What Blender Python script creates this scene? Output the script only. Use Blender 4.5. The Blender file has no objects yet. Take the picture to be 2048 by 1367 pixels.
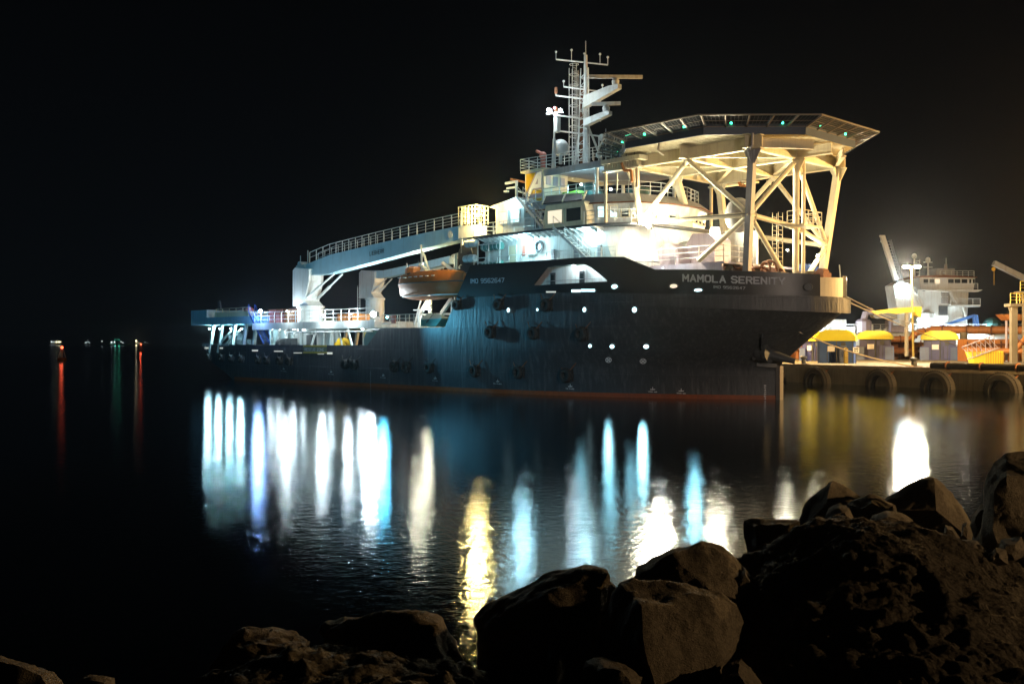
import bpy, bmesh, math, random
from mathutils import Vector, Matrix, noise
random.seed(7)
R = math.radians
sc = bpy.context.scene
COL = sc.collection
# ---------------------------------------------------------------- camera
FPX, CH, HY = 2048.0, 4.36, 686.0            # focal length in photo px, eye height, horizon row
cam_d = bpy.data.cameras.new('camera'); cam = bpy.data.objects.new('camera', cam_d); COL.objects.link(cam)
cam_d.sensor_width = 36; cam_d.lens = 36.0; cam_d.clip_end = 20000; cam_d.shift_y = 2.5/2048
cam.location = (0, 0, CH); cam.rotation_euler = (R(90), 0, 0)
sc.camera = cam
# ---------------------------------------------------------------- world: night sky
w = bpy.data.worlds.new("World"); sc.world = w; w.use_nodes = True
wn = w.node_tree.nodes; wl = w.node_tree.links; wn.clear()
wo = wn.new('ShaderNodeOutputWorld'); wb = wn.new('ShaderNodeBackground'); wr = wn.new('ShaderNodeValToRGB')
wt = wn.new('ShaderNodeTexCoord'); ws = wn.new('ShaderNodeSeparateXYZ')
wl.new(wt.outputs['Generated'], ws.inputs[0]); wl.new(ws.outputs['Z'], wr.inputs[0]); wl.new(wr.outputs[0], wb.inputs[0]); wl.new(wb.outputs[0], wo.inputs[0])
e = wr.color_ramp.elements; e[0].position = 0.0; e[0].color = (.0022, .0032, .0042, 1); e[1].position = .45; e[1].color = (.0006, .0007, .0009, 1)
wb.inputs[1].default_value = 1.0
sc.view_settings.view_transform = 'Standard'; sc.view_settings.look = 'None'; sc.view_settings.exposure = 0; sc.view_settings.gamma = 1
sc.render.engine = 'CYCLES'
cy = sc.cycles
cy.use_denoising = True; cy.max_bounces = 6; cy.diffuse_bounces = 3; cy.glossy_bounces = 3; cy.transmission_bounces = 4; cy.transparent_max_bounces = 6
cy.use_light_tree = True; cy.sample_clamp_indirect = 6; cy.caustics_reflective = False; cy.caustics_refractive = False; cy.blur_glossy = 0.3
# ---------------------------------------------------------------- ship frame (x forward, y to port, z up, origin at the stem on the waterline)
B0 = Vector((20.6, 79.0, 0)); AX = Vector((.694, -.720, 0)).normalized(); AY = Vector((-AX.y, AX.x, 0)); YAW = math.atan2(AX.y, AX.x)
def S(px, py, x=None, y=None, z=None):       # sight line of a photo point met with a plane of the ship
    u = (px-1024)/FPX; v = (HY-py)/FPX
    kx = u*AX.x+AX.y; cx = -(B0.x*AX.x+B0.y*AX.y); ky = u*AY.x+AY.y; cy_ = -(B0.x*AY.x+B0.y*AY.y)
    Y = (x-cx)/kx if x is not None else (y-cy_)/ky if y is not None else (z-CH)/v
    return Vector((kx*Y+cx, ky*Y+cy_, CH+v*Y))
def SW(p): p = Vector(p); return B0+AX*p.x+AY*p.y+Vector((0, 0, p.z))
def W(px, py, Y): return Vector(((px-1024)/FPX*Y, Y, CH+(HY-py)/FPX*Y))
def G(px, py, z): return W(px, py, (z-CH)*FPX/(HY-py))
V = Vector
# ---------------------------------------------------------------- materials
MATS = {}
def mat(name, col, rough=.55, metal=0.0, var=.18, nscale=1.3, streak=0.0, streak_col=(.12, .05, .02), bump=0.0, bscale=8.0, emit=None, spec=.5, cracks=0):
    if name in MATS: return MATS[name]
    m = bpy.data.materials.new(name); m.use_nodes = True; nt = m.node_tree; n = nt.nodes; l = nt.links
    b = n['Principled BSDF']; b.inputs['Roughness'].default_value = rough; b.inputs['Metallic'].default_value = metal
    b.inputs['Specular IOR Level'].default_value = spec
    tc = n.new('ShaderNodeTexCoord')
    nz = n.new('ShaderNodeTexNoise'); nz.inputs['Scale'].default_value = nscale; nz.inputs['Detail'].default_value = 6
    l.new(tc.outputs['Object'], nz.inputs['Vector'])
    mx = n.new('ShaderNodeMix'); mx.data_type = 'RGBA'
    c = V(col); mx.inputs['A'].default_value = (*(c*(1-var)), 1); mx.inputs['B'].default_value = (*[min(1, q*(1+var)) for q in c], 1)
    l.new(nz.outputs['Fac'], mx.inputs['Factor']); out = mx.outputs['Result']
    if streak > 0:
        mp = n.new('ShaderNodeMapping'); mp.inputs['Scale'].default_value = (2.3, 2.3, .16); l.new(tc.outputs['Object'], mp.inputs['Vector'])
        n2 = n.new('ShaderNodeTexNoise'); n2.inputs['Scale'].default_value = 1.6; n2.inputs['Detail'].default_value = 8; n2.inputs['Roughness'].default_value = .62
        l.new(mp.outputs[0], n2.inputs['Vector'])
        rp = n.new('ShaderNodeValToRGB'); rp.color_ramp.elements[0].position = .50; rp.color_ramp.elements[1].position = .72
        rp.color_ramp.elements[1].color = (streak, streak, streak, 1); l.new(n2.outputs['Fac'], rp.inputs[0])
        m2 = n.new('ShaderNodeMix'); m2.data_type = 'RGBA'; l.new(rp.outputs[0], m2.inputs['Factor']); l.new(out, m2.inputs['A']); m2.inputs['B'].default_value = (*streak_col, 1); out = m2.outputs['Result']
    l.new(out, b.inputs['Base Color'])
    if bump > 0:
        n3 = n.new('ShaderNodeTexNoise'); n3.inputs['Scale'].default_value = bscale; n3.inputs['Detail'].default_value = 8; n3.inputs['Roughness'].default_value = .65
        l.new(tc.outputs['Object'], n3.inputs['Vector'])
        bp = n.new('ShaderNodeBump'); bp.inputs['Strength'].default_value = 1; bp.inputs['Distance'].default_value = bump
        l.new(n3.outputs['Fac'], bp.inputs['Height']); l.new(bp.outputs[0], b.inputs['Normal'])
    if emit:
        b.inputs['Emission Color'].default_value = (*emit[0], 1); b.inputs['Emission Strength'].default_value = emit[1]; m.cycles.emission_sampling = 'NONE'
    MATS[name] = m; return m
M = dict(
 white=mat('ship_white_paint', (.62, .64, .62), .45, var=.1, streak=.45, streak_col=(.30, .20, .12)),
 cream=mat('cream_paint', (.66, .60, .42), .5, var=.1, streak=.3, streak_col=(.28, .15, .06)),
 grey=mat('grey_paint', (.30, .31, .33), .5, var=.15, streak=.3),
 dgrey=mat('dark_steel', (.05, .055, .06), .55, var=.3),
 black=mat('black_hull_paint', (.004, .0045, .006), .42, var=.3, streak=.1, streak_col=(.03, .026, .022)),
 deck=mat('green_deck_paint', (.05, .10, .08), .7, var=.25),
 rust=mat('rusty_steel', (.16, .06, .025), .8, var=.4, nscale=6, bump=.02),
 orange=mat('orange_fibreglass', (.34, .10, .02), .62, var=.12),
 orangeb=mat('orange_pipe_paint', (.42, .16, .04), .55, var=.2, streak=.4),
 boot=mat('red_boot_topping', (.22, .05, .01), .6, var=.3, nscale=3, streak=.4, streak_col=(.06, .03, .02)),
 yellow=mat('yellow_paint', (.60, .43, .03), .45, var=.12, streak=.2),
 lime=mat('lime_yellow_plastic', (.74, .70, .04), .4, var=.08),
 blue=mat('blue_paint', (.03, .08, .27), .5, var=.2),
 violet=mat('blue_violet_paint', (.065, .07, .19), .5, var=.2, streak=.3, streak_col=(.04, .03, .06)),
 ink=mat('black_marking_paint', (.01, .01, .012), .6),
 mark=mat('white_marking_paint', (.75, .76, .76), .6, var=.08, nscale=9, bump=0),
 dullmark=mat('weathered_grey_lettering', (.40, .42, .46), .6, var=.2, nscale=8),
 glass=mat('dark_window_glass', (.02, .03, .035), .08, spec=.8, var=.2),
 litglass=mat('lit_window_glass', (.3, .5, .5), .2, emit=((.55, .85, 1.0), 1.6)),
 litwarm=mat('warm_lit_window_glass', (.5, .4, .3), .2, emit=((1.0, .86, .62), 1.0)),
 port=mat('lit_porthole_glass', (.6, .8, .8), .2, emit=((.62, .95, 1.0), 2.6)),
 teal=mat('teal_tarpaulin', (.06, .22, .20), .6, var=.25, bump=.03, bscale=5),
 raft=mat('white_raft_shell', (.55, .56, .55), .35, var=.15),
 tyre=mat('tyre_rubber', (.018, .016, .015), .85, var=.4, bump=.03, bscale=9),
 conc=mat('quay_concrete', (.23, .195, .13), .85, var=.35, nscale=.6, streak=.5, streak_col=(.07, .06, .04), bump=.03, bscale=3),
 rope=mat('mooring_rope_fibre', (.30, .27, .22), .9, var=.2),
 green=mat('green_paint', (.16, .35, .05), .5, var=.15),
 tank=mat('dark_teal_tank_paint', (.04, .13, .13), .5, var=.2),
 gold=mat('amber_yellow_emblem', (.62, .36, .01), .5, var=.08),
 purple=mat('pale_lilac_steel', (.42, .36, .42), .55, var=.15, streak=.3),
 pink=mat('salmon_red_paint', (.5, .16, .12), .5, var=.2),
)
def emis(name, col, s): return mat(name, col, .4, emit=(col, s))
CY = (.48, .88, 1.0); CW = (.80, .95, 1.0); WW = (1.0, .90, .64); YW = (1.0, .74, .26); BL = (.30, .52, 1.0); SO = (1.0, .58, .20)
# ---------------------------------------------------------------- mesh builder
class MB:
    def __init__(s): s.v = []; s.f = []
    def add(s, vs, fs):
        o = len(s.v); s.v += [tuple(q) for q in vs]; s.f += [tuple(i+o for i in f) for f in fs]; return s
    def box(s, a, b):
        a = V(a); b = V(b); x0, x1 = sorted((a.x, b.x)); y0, y1 = sorted((a.y, b.y)); z0, z1 = sorted((a.z, b.z))
        return s.add([(x0,y0,z0),(x1,y0,z0),(x1,y1,z0),(x0,y1,z0),(x0,y0,z1),(x1,y0,z1),(x1,y1,z1),(x0,y1,z1)],
                     [(0,3,2,1),(4,5,6,7),(0,1,5,4),(1,2,6,5),(2,3,7,6),(3,0,4,7)])
    def cyl(s, p, q, r, r2=None, n=8, cap=True):
        p = V(p); q = V(q); r2 = r if r2 is None else r2; d = q-p
        if d.length < 1e-6: return s
        d.normalize(); a = d.orthogonal().normalized(); b = d.cross(a); vs = []
        for c, rr in ((p, r), (q, r2)):
            for k in range(n):
                t = 2*math.pi*k/n; vs.append(c+a*math.cos(t)*rr+b*math.sin(t)*rr)
        fs = [(k, (k+1) % n, n+(k+1) % n, n+k) for k in range(n)]
        if cap: fs += [tuple(reversed(range(n))), tuple(range(n, 2*n))]
        return s.add(vs, fs)
    def beam(s, p, q, w, h, up=(0, 0, 1)):                  # rectangular bar
        p = V(p); q = V(q); d = (q-p).normalized(); up = V(up)
        if abs(d.dot(up)) > .98: up = V((1, 0, 0))
        a = d.cross(up).normalized()*w/2; b = a.cross(d).normalized()*h/2
        vs = [c+i*a+j*b for c in (p, q) for i, j in ((-1,-1),(1,-1),(1,1),(-1,1))]
        return s.add(vs, [(0,1,5,4),(1,2,6,5),(2,3,7,6),(3,0,4,7),(3,2,1,0),(4,5,6,7)])
    def ibeam(s, p, q, w, h):
        p = V(p); q = V(q); u = V((0, 0, h/2-.03))
        s.beam(p+u, q+u, w, .06); s.beam(p-u, q-u, w, .06); return s.beam(p, q, .07, h-.12)
    def tube(s, pts, r, n=6):
        for a, b in zip(pts, pts[1:]): s.cyl(a, b, r, n=n)
        return s
    def prism(s, poly, d):                                   # polygon (3-D) extruded along vector d
        n = len(poly); d = V(d); vs = [V(p) for p in poly]+[V(p)+d for p in poly]
        return s.add(vs, [tuple(range(n)), tuple(reversed(range(n, 2*n)))]+[(k, k+n, (k+1) % n+n, (k+1) % n) for k in range(n)])
    def lathe(s, c, prof, n=16, axis='z', cap=True):                   # prof: (r, h)
        c = V(c); vs = []
        for r, h in prof:
            for k in range(n):
                t = 2*math.pi*k/n; x, y = r*math.cos(t), r*math.sin(t)
                vs.append(c+(V((x, y, h)) if axis == 'z' else V((h, x, y)) if axis == 'x' else V((x, h, y))))
        m = len(prof); fs = [(i*n+k, i*n+(k+1) % n, (i+1)*n+(k+1) % n, (i+1)*n+k) for i in range(m-1) for k in range(n)]
        if cap: fs += [tuple(reversed(range(n))), tuple(range((m-1)*n, m*n))]
        return s.add(vs, fs)
    def ball(s, c, r, n=10, sz=1.0):
        return s.lathe(c, [(max(.001, r*math.sin(math.pi*i/n)), -r*sz*math.cos(math.pi*i/n)) for i in range(n+1)], n=max(8, n))
    def torus(s, c, R1, r, axis='y', n=20, m=8, flat=1.0):
        c = V(c); vs = []
        for i in range(n):
            t = 2*math.pi*i/n
            for j in range(m):
                q = 2*math.pi*j/m; rr = R1+r*math.cos(q); h = r*flat*math.sin(q); x, y = rr*math.cos(t), rr*math.sin(t)
                vs.append(c+(V((x, h, y)) if axis == 'y' else V((h, x, y)) if axis == 'x' else V((x, y, h))))
        return s.add(vs, [(i*m+j, ((i+1) % n)*m+j, ((i+1) % n)*m+(j+1) % m, i*m+(j+1) % m) for i in range(n) for j in range(m)])
    def rail(s, pts, h=1.05, step=1.5, rows=3, r=.03):
        pts = [V(p) for p in pts]
        for k in range(rows):
            o = V((0, 0, h*(1-k/rows))); s.tube([p+o for p in pts], r*(1 if k == 0 else .7), 5)
        for a, b in zip(pts, pts[1:]):
            n = max(1, round((b-a).length/step))
            for i in range(n+1):
                p = a.lerp(b, i/n); s.cyl(p, p+V((0, 0, h)), r*1.25, n=5, cap=False)
        return s
    def ladder(s, p, q, w=.4, side=(1, 0, 0), step=.33, r=.025):
        p = V(p); q = V(q); o = V(side).normalized()*w/2; s.cyl(p-o, q-o, r, n=5); s.cyl(p+o, q+o, r, n=5)
        n = max(2, int((q-p).length/step))
        for i in range(1, n): c = p.lerp(q, i/n); s.cyl(c-o, c+o, r*.8, n=4)
        return s
    def stairs(s, p, q, w=.7, side=(0, 1, 0)):
        p = V(p); q = V(q); o = V(side).normalized()*w/2; s.beam(p-o, q-o, .06, .22); s.beam(p+o, q+o, .06, .22)
        n = max(3, int((q.z-p.z)/.22))
        for i in range(1, n): c = p.lerp(q, i/n); s.beam(c-o, c+o, .22, .03)
        for k in (-1, 1):
            a = p+o*k; b = q+o*k; hh = V((0, 0, .95)); s.cyl(a+hh, b+hh, .03, n=5)
            for i in range(4): c = a.lerp(b, i/3); s.cyl(c, c+hh, .03, n=5)
        return s
def tag(o, label=None, cat=None, group=None, kind=None):
    if label: o['label'] = label
    if cat: o['category'] = cat
    if group: o['group'] = group
    if kind: o['kind'] = kind
    return o
ORI = {}                                     # thing -> origin that its parts' vertices are measured from
def build(name, mb, m, parent=None, origin=None, smooth=False, label=None):
    top = parent
    while top is not None and top.parent is not None: top = top.parent
    o = V(ORI[top.name]) if top is not None and top.name in ORI else V(origin or (0, 0, 0))
    me = bpy.data.meshes.new(name); me.from_pydata([V(q)-o for q in mb.v], [], mb.f)
    bm = bmesh.new(); bm.from_mesh(me); bmesh.ops.recalc_face_normals(bm, faces=bm.faces); bm.to_mesh(me); bm.free()
    if smooth:
        me.polygons.foreach_set('use_smooth', [True]*len(me.polygons))
        try: me.set_sharp_from_angle(angle=R(38))
        except Exception: pass
    me.materials.append(m if not isinstance(m, str) else M[m])
    ob = bpy.data.objects.new(name, me); COL.objects.link(ob)
    if parent is not None: ob.parent = parent
    else: ob.location = o
    if label: ob['label'] = label
    return ob
def thing(name, label, cat, base=(0, 0, 0), ship=False, group=None, rz=0):
    o = bpy.data.objects.new(name, None); COL.objects.link(o); o.empty_display_size = .3
    base = V(base); o.location = SW(base) if ship else base; o.rotation_euler = (0, 0, YAW if ship else rz)
    ORI[o.name] = tuple(base) if ship else (tuple(base) if rz == 0 else (0, 0, 0))
    return tag(o, label, cat, group)
def copy_thing(o, loc, rz=None, label=None, group=None):
    c = o.copy(); COL.objects.link(c); c.location = loc
    if rz is not None: c.rotation_euler = (0, 0, rz)
    if label: c['label'] = label
    if group: c['group'] = group
    def kids(src, dst):
        for ch in list(src.children):
            d = ch.copy(); COL.objects.link(d); d.parent = dst; kids(ch, d)
    kids(o, c); return c
def light(pos, col, power, r=.15, kind='POINT', aim=None, spot=120, blend=.6, name='lamp_light', parent=None):
    d = bpy.data.lights.new(name, kind); d.color = col; d.energy = power; d.shadow_soft_size = r
    o = bpy.data.objects.new(name, d); COL.objects.link(o); o.location = pos
    if kind == 'SPOT': d.spot_size = R(spot); d.spot_blend = blend
    if aim is not None: o.rotation_euler = (V(aim)-V(pos)).to_track_quat('-Z', 'Y').to_euler()
    return o
GLY = {'M': [(0,0,0,6),(0,6,2,2.4),(2,2.4,4,6),(4,6,4,0)], 'A': [(0,0,2,6),(2,6,4,0),(.8,1.9,3.2,1.9)], 'O': [(0,1,0,5),(0,5,1,6),(1,6,3,6),(3,6,4,5),(4,5,4,1),(4,1,3,0),(3,0,1,0),(1,0,0,1)],
 'L': [(0,6,0,0),(0,0,3.6,0)], 'S': [(4,5.2,3,6),(3,6,1,6),(1,6,0,5),(0,5,0,4),(0,4,1,3.2),(1,3.2,3,2.8),(3,2.8,4,2),(4,2,4,1),(4,1,3,0),(3,0,1,0),(1,0,0,.8)], 'E': [(0,0,0,6),(0,6,3.8,6),(0,3,3.2,3),(0,0,3.8,0)],
 'R': [(0,0,0,6),(0,6,3,6),(3,6,4,5.2),(4,5.2,4,3.8),(4,3.8,3,3),(3,3,0,3),(2.2,3,4,0)], 'N': [(0,0,0,6),(0,6,4,0),(4,0,4,6)], 'I': [(.5,0,.5,6)], 'T': [(2,0,2,6),(0,6,4,6)], 'Y': [(2,0,2,2.8),(2,2.8,0,6),(2,2.8,4,6)],
 'H': [(0,0,0,6),(4,0,4,6),(0,3,4,3)], 'B': [(0,0,0,6),(0,6,3,6),(3,6,3.8,5.2),(3.8,5.2,3.8,3.9),(3.8,3.9,3,3.1),(3,3.1,0,3.1),(3,3.1,4,2.2),(4,2.2,4,.9),(4,.9,3,0),(3,0,0,0)], 'C': [(4,5,3,6),(3,6,1,6),(1,6,0,5),(0,5,0,1),(0,1,1,0),(1,0,3,0),(3,0,4,1)],
 'U': [(0,6,0,1),(0,1,1,0),(1,0,3,0),(3,0,4,1),(4,1,4,6)], 'Z': [(0,6,4,6),(4,6,0,0),(0,0,4,0)], 'V': [(0,6,2,0),(2,0,4,6)], 'D': [(0,0,0,6),(0,6,2.6,6),(2.6,6,4,4.6),(4,4.6,4,1.4),(4,1.4,2.6,0),(2.6,0,0,0)], 'W': [(0,6,1,0),(1,0,2,4),(2,4,3,0),(3,0,4,6)],
 'K': [(0,0,0,6),(0,2.4,4,6),(1.4,3.6,4,0)], 'F': [(0,0,0,6),(0,6,3.8,6),(0,3,3.2,3)], '9': [(1,0,3,0),(3,0,4,1),(4,1,4,5),(4,5,3,6),(3,6,1,6),(1,6,0,5),(0,5,0,4),(0,4,1,3),(1,3,4,3)], '5': [(4,6,0,6),(0,6,0,3.4),(0,3.4,3,3.4),(3,3.4,4,2.5),(4,2.5,4,1),(4,1,3,0),(3,0,0,0)],
 '6': [(4,6,1,6),(1,6,0,5),(0,5,0,1),(0,1,1,0),(1,0,3,0),(3,0,4,1),(4,1,4,2.3),(4,2.3,3,3.2),(3,3.2,0,3.2)], '2': [(0,5.2,1,6),(1,6,3,6),(3,6,4,5),(4,5,4,3.8),(4,3.8,0,0),(0,0,4,0)], '4': [(3,0,3,6),(3,6,0,2),(0,2,4,2)], '7': [(0,6,4,6),(4,6,1.4,0)], '8': [(1,3.1,0,4),(0,4,0,5.2),(0,5.2,1,6),(1,6,3,6),(3,6,4,5.2),(4,5.2,4,4),(4,4,3,3.1),(3,3.1,1,3.1),(1,3.1,0,2.2),(0,2.2,0,.9),(0,.9,1,0),(1,0,3,0),(3,0,4,.9),(4,.9,4,2.2),(4,2.2,3,3.1)]}
def block_letters(txt, wt=1.0):                              # plain block capitals drawn with strokes of even width
    mb = MB(); x0 = 0; k = 0
    for ch in txt:
        for (a, b, c, d) in GLY.get(ch, ()):
            dx, dy = c-a, d-b; L = math.hypot(dx, dy); ux, uy = dx/L*wt*.5, dy/L*wt*.5; e0 = 1e-4*k; k += 1
            mb.add([(x0+a-ux+uy, b-uy-ux, e0), (x0+c+ux+uy, d+uy-ux, e0), (x0+c+ux-uy, d+uy+ux, e0), (x0+a-ux-uy, b-uy+ux, e0)], [(0, 1, 2, 3)])
        x0 += 3.4 if ch == ' ' else 2.4 if ch == 'I' else 5.9
        if ch == 'I': pass
    return mb
def lerp_tab(tab, x):
    if x <= tab[0][0]: return tab[0][1]
    for (a, b), (c, d) in zip(tab, tab[1:]):
        if x <= c: return b+(d-b)*(x-a)/(c-a)
    return tab[-1][1]
# ================================================================= water
wm = bpy.data.materials.new('harbour_water'); wm.use_nodes = True; nt = wm.node_tree; n = nt.nodes; l = nt.links; b = n['Principled BSDF']
b.inputs['Base Color'].default_value = (.001, .002, .003, 1); b.inputs['IOR'].default_value = 1.33; b.inputs['Roughness'].default_value = .115
tc = n.new('ShaderNodeTexCoord'); bumps = None
for sc_, dist, stretch in ((.5, .004, (1, 1, 1)), (3.0, .0080, (1, 1, 1)), (10.0, .0036, (1, 1, 1))):
    mp = n.new('ShaderNodeMapping'); mp.inputs['Scale'].default_value = stretch; l.new(tc.outputs['Object'], mp.inputs[0])
    z = n.new('ShaderNodeTexNoise'); z.inputs['Scale'].default_value = sc_; z.inputs['Detail'].default_value = 3; l.new(mp.outputs[0], z.inputs['Vector'])
    bp = n.new('ShaderNodeBump'); bp.inputs['Distance'].default_value = dist; bp.inputs['Strength'].default_value = 1; l.new(z.outputs['Fac'], bp.inputs['Height'])
    if bumps: l.new(bumps.outputs[0], bp.inputs['Normal'])
    bumps = bp
gl = n.new('ShaderNodeBsdfGlossy'); gl.distribution = 'BECKMANN'; gl.inputs['Roughness'].default_value = .128; gl.inputs['Color'].default_value = (.9, .96, 1, 1); l.new(bumps.outputs[0], gl.inputs['Normal'])
fr_ = n.new('ShaderNodeFresnel'); fr_.inputs['IOR'].default_value = 1.33; l.new(bumps.outputs[0], fr_.inputs['Normal']); b.inputs['Specular IOR Level'].default_value = 0; b.inputs['Roughness'].default_value = .9
ms = n.new('ShaderNodeMixShader'); l.new(fr_.outputs[0], ms.inputs[0]); l.new(b.outputs[0], ms.inputs[1]); l.new(gl.outputs[0], ms.inputs[2]); l.new(ms.outputs[0], n['Material Output'].inputs['Surface'])
sea = build('sea_water', MB().add([(-3200, -50, 0), (3200, -50, 0), (3200, 3380, 0), (-3200, 3380, 0)], [(0, 1, 2, 3)]), wm); tag(sea, kind='structure')
# ================================================================= ship hull
BM = 8.5
def sm(t): t = max(0, min(1, t)); return t*t*(3-2*t)
def stem(z): return 0.0 if z < 2.6 else min(5.4, (z-2.6)/4.4*5.4)
def hb(x, z):
    z = min(z, 7.7); k = sm(max(0, z)/7.7); L = 28*(1-k)+18*k; p = 2.5*(1-k)+2.3*k; q = 1*(1-k)+.6*k; t = (stem(z)-x)/L
    r = BM if t >= 1 else BM*max(0, 1-(1-max(0, t))**p)**q
    if x < -66: r *= 1-.10*sm((-66-x)/11)*(1-.6*sm(z/4))
    return r
SHEER = [(-76.4, 4.2), (-41.9, 4.15), (-39.8, 5.85), (-29.8, 5.82), (-28.2, 8.45), (-16, 8.55), (-5, 8.1), (5.4, 7.7)]
def zt(x): return lerp_tab(SHEER, x)
def zbot(x): return lerp_tab([(-76.4, 2.3), (-72, .9), (-68, -.6), (-10, -.6)], x)
XS = [-76.4, -75, -73.5, -72, -70, -68, -65]+list(range(-62, -42, 4))+[-41.9, -39.8, -37, -33, -29.8, -28.2, -26, -23]+[-20+1.25*k for k in range(17)]
XT = XS[:]
ship = thing('offshore_support_ship', 'large dark hulled offshore ship with floodlit white bridge, cranes and raised helideck at the bow', 'ship', (0, 0, 0), True)
ORI[ship.name] = (0, 0, 0)
hm = MB(); NZ = 22
def hull_pt(i, k, s):                                        # column i, row k: columns beyond x=0 bunch up at the stem of their own height
    if i < len(XS):
        x = XS[i]; zl, zh = zbot(x), zt(x); z = zl+(zh-zl)*k/NZ
    else:
        u = (i-len(XS)+1)/10; zl, zh = -.6, zt(5.4*u); z = zl+(zh-zl)*k/NZ; x = 0+stem(z)*(1-(1-u)**2)
    return (x, s*hb(x, z), z)
NX = len(XS)+10
for s in (-1, 1):
    hm.add([hull_pt(i, k, s) for i in range(NX) for k in range(NZ+1)], [(i*(NZ+1)+k, (i+1)*(NZ+1)+k, (i+1)*(NZ+1)+k+1, i*(NZ+1)+k+1) for i in range(NX-1) for k in range(NZ)])
hm.add([hull_pt(0, k, -1) for k in range(NZ+1)]+[hull_pt(0, k, 1) for k in range(NZ+1)], [(k, k+1, NZ+2+k, NZ+1+k) for k in range(NZ)])
# hull paint: dark grey with welded plate seams, streaks and scuffs
hmat = mat('hull_paint', (.034, .038, .044), .5, var=.35, nscale=.7, streak=.8, streak_col=(.085, .088, .09), bump=.0)
nt = hmat.node_tree; n = nt.nodes; l = nt.links; b = n['Principled BSDF']; tc = n.new('ShaderNodeTexCoord')
mp = n.new('ShaderNodeMapping'); mp.inputs['Scale'].default_value = (1, 1, .18); l.new(tc.outputs['Object'], mp.inputs[0])
z1 = n.new('ShaderNodeTexNoise'); z1.inputs['Scale'].default_value = 2.4; z1.inputs['Detail'].default_value = 8; z1.inputs['Roughness'].default_value = .6; l.new(mp.outputs[0], z1.inputs['Vector'])
sp = n.new('ShaderNodeSeparateXYZ'); l.new(tc.outputs['Object'], sp.inputs[0])
cb = n.new('ShaderNodeCombineXYZ'); l.new(sp.outputs[0], cb.inputs[0]); l.new(sp.outputs[2], cb.inputs[1])
br = n.new('ShaderNodeTexBrick'); br.inputs['Scale'].default_value = 1; br.inputs['Brick Width'].default_value = 5.5; br.inputs['Row Height'].default_value = 1.9; br.inputs['Mortar Size'].default_value = .025; br.offset = .5
l.new(cb.outputs[0], br.inputs['Vector'])
b1 = n.new('ShaderNodeBump'); b1.inputs['Distance'].default_value = .075; l.new(z1.outputs['Fac'], b1.inputs['Height'])
b2 = n.new('ShaderNodeBump'); b2.inputs['Distance'].default_value = .012; b2.invert = True; l.new(br.outputs['Fac'], b2.inputs['Height']); l.new(b1.outputs[0], b2.inputs['Normal'])
l.new(b2.outputs[0], b.inputs['Normal'])
hull = build('hull', hm, hmat, ship, smooth=True)
# boot stripe just proud of the plating
bt = MB(); NB = 60
for s in (-1, 1):
    ps = []
    for i in range(NB+1):
        x = -69+69.03*(1-(1-i/NB)**1.6)
        for zz in (-.1, .34): ps.append((x, s*(hb(x, max(0, zz))+.02), zz))
    bt.add(ps, [(2*i, 2*i+2, 2*i+3, 2*i+1) for i in range(NB)])
build('boot_stripe', bt, 'boot', hull)
# arcs round the bow: starboard aft -> stem -> port aft
def arc(x0, inset, z, n=30):
    pts = []; top = 5.4-inset
    for i in range(n+1):
        x = x0+(top-x0)*(1-(1-i/n)**2.2); pts.append((x, -max(0, hb(min(x+inset, 5.4), z)-inset*.4)))
    return pts+[(x, -y) for x, y in reversed(pts[:-1])]
def strip(mb, pts, zlo, zhi, th=.12):
    n = len(pts); vs = []; cen = V((-14, 0, 0))
    for x, y in pts:
        d = (cen-V((x, y, 0))); d = V((d.x*.15 if x < 0 else d.x, d.y, 0)).normalized()*th; lo, hi = zlo(x), zhi(x)
        vs += [(x, y, lo), (x, y, hi), (x+d.x, y+d.y, hi), (x+d.x, y+d.y, lo)]
    mb.add(vs, [(4*i+a, 4*i+4+a, 4*i+4+(a+1) % 4, 4*i+(a+1) % 4) for i in range(n-1) for a in range(4)]+[(0, 1, 2, 3), (4*n-1, 4*n-2, 4*n-3, 4*n-4)]); return mb
st = MB(); a0 = arc(-17, -.16, 7.6); strip(st, a0, lambda x: lerp_tab([(-17, 7.75), (5.7, 6.55)], x), lambda x: lerp_tab([(-17, 8.45), (5.7, 7.62)], x), .3)
build('rub_strake', st, hmat, hull, smooth=True)
BT = [(-26.3, 11.37), (-12.4, 11.25), (-8.6, 11.06), (-5.85, 9.95), (-2, 9.80), (5.4, 9.30)]
bw = arc(-28.25, .1, 7.7, 46); split = max(i for i, (x, y) in enumerate(bw) if y < -1.9)
GX0, GX1 = -18.3, -10.2
def ztop(x): return lerp_tab([(-28.25, 8.5), (-26.3, 11.37)]+BT[1:], x)
def zlow(x): return zt(x)-.04
blk = MB(); fr = bw[:split+1]
fr = sorted(set([(p[0], p[1]) for p in fr if not GX0-.1 < p[0] < GX1+.1]+[(xx, -hb(xx+.1, 7.7)+.04) for xx in (GX0, GX1, -26.3, -8.6, -5.85)]))
strip(blk, [p for p in fr if p[0] <= GX0], zlow, ztop); strip(blk, [p for p in fr if p[0] >= GX1], zlow, ztop)
gp = [(xx, -hb(xx+.1, 7.7)+.04) for xx in [GX0+(GX1-GX0)*i/10 for i in range(11)]]
strip(blk, gp, zlow, lambda x: 9.22)
strip(blk, gp, lambda x: lerp_tab([(-18.3, 9.3), (-16.6, 10.75), (-12.3, 10.72), (-10.2, 9.3)], x), ztop)
build('bulwark', blk, 'black', ship, smooth=True)
blp = MB(); ptp = bw[len(bw)-45:]; strip(blp, bw[split+8:], zlow, ztop); build('bulwark', blp, 'black', ship, smooth=True)
fp = MB(); strip(fp, bw[split:split+9], zlow, lambda x: 9.15); build('bow_bulwark_plate', fp, 'cream', ship, label='pale cream bulwark plate at the very tip of the bow')
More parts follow.
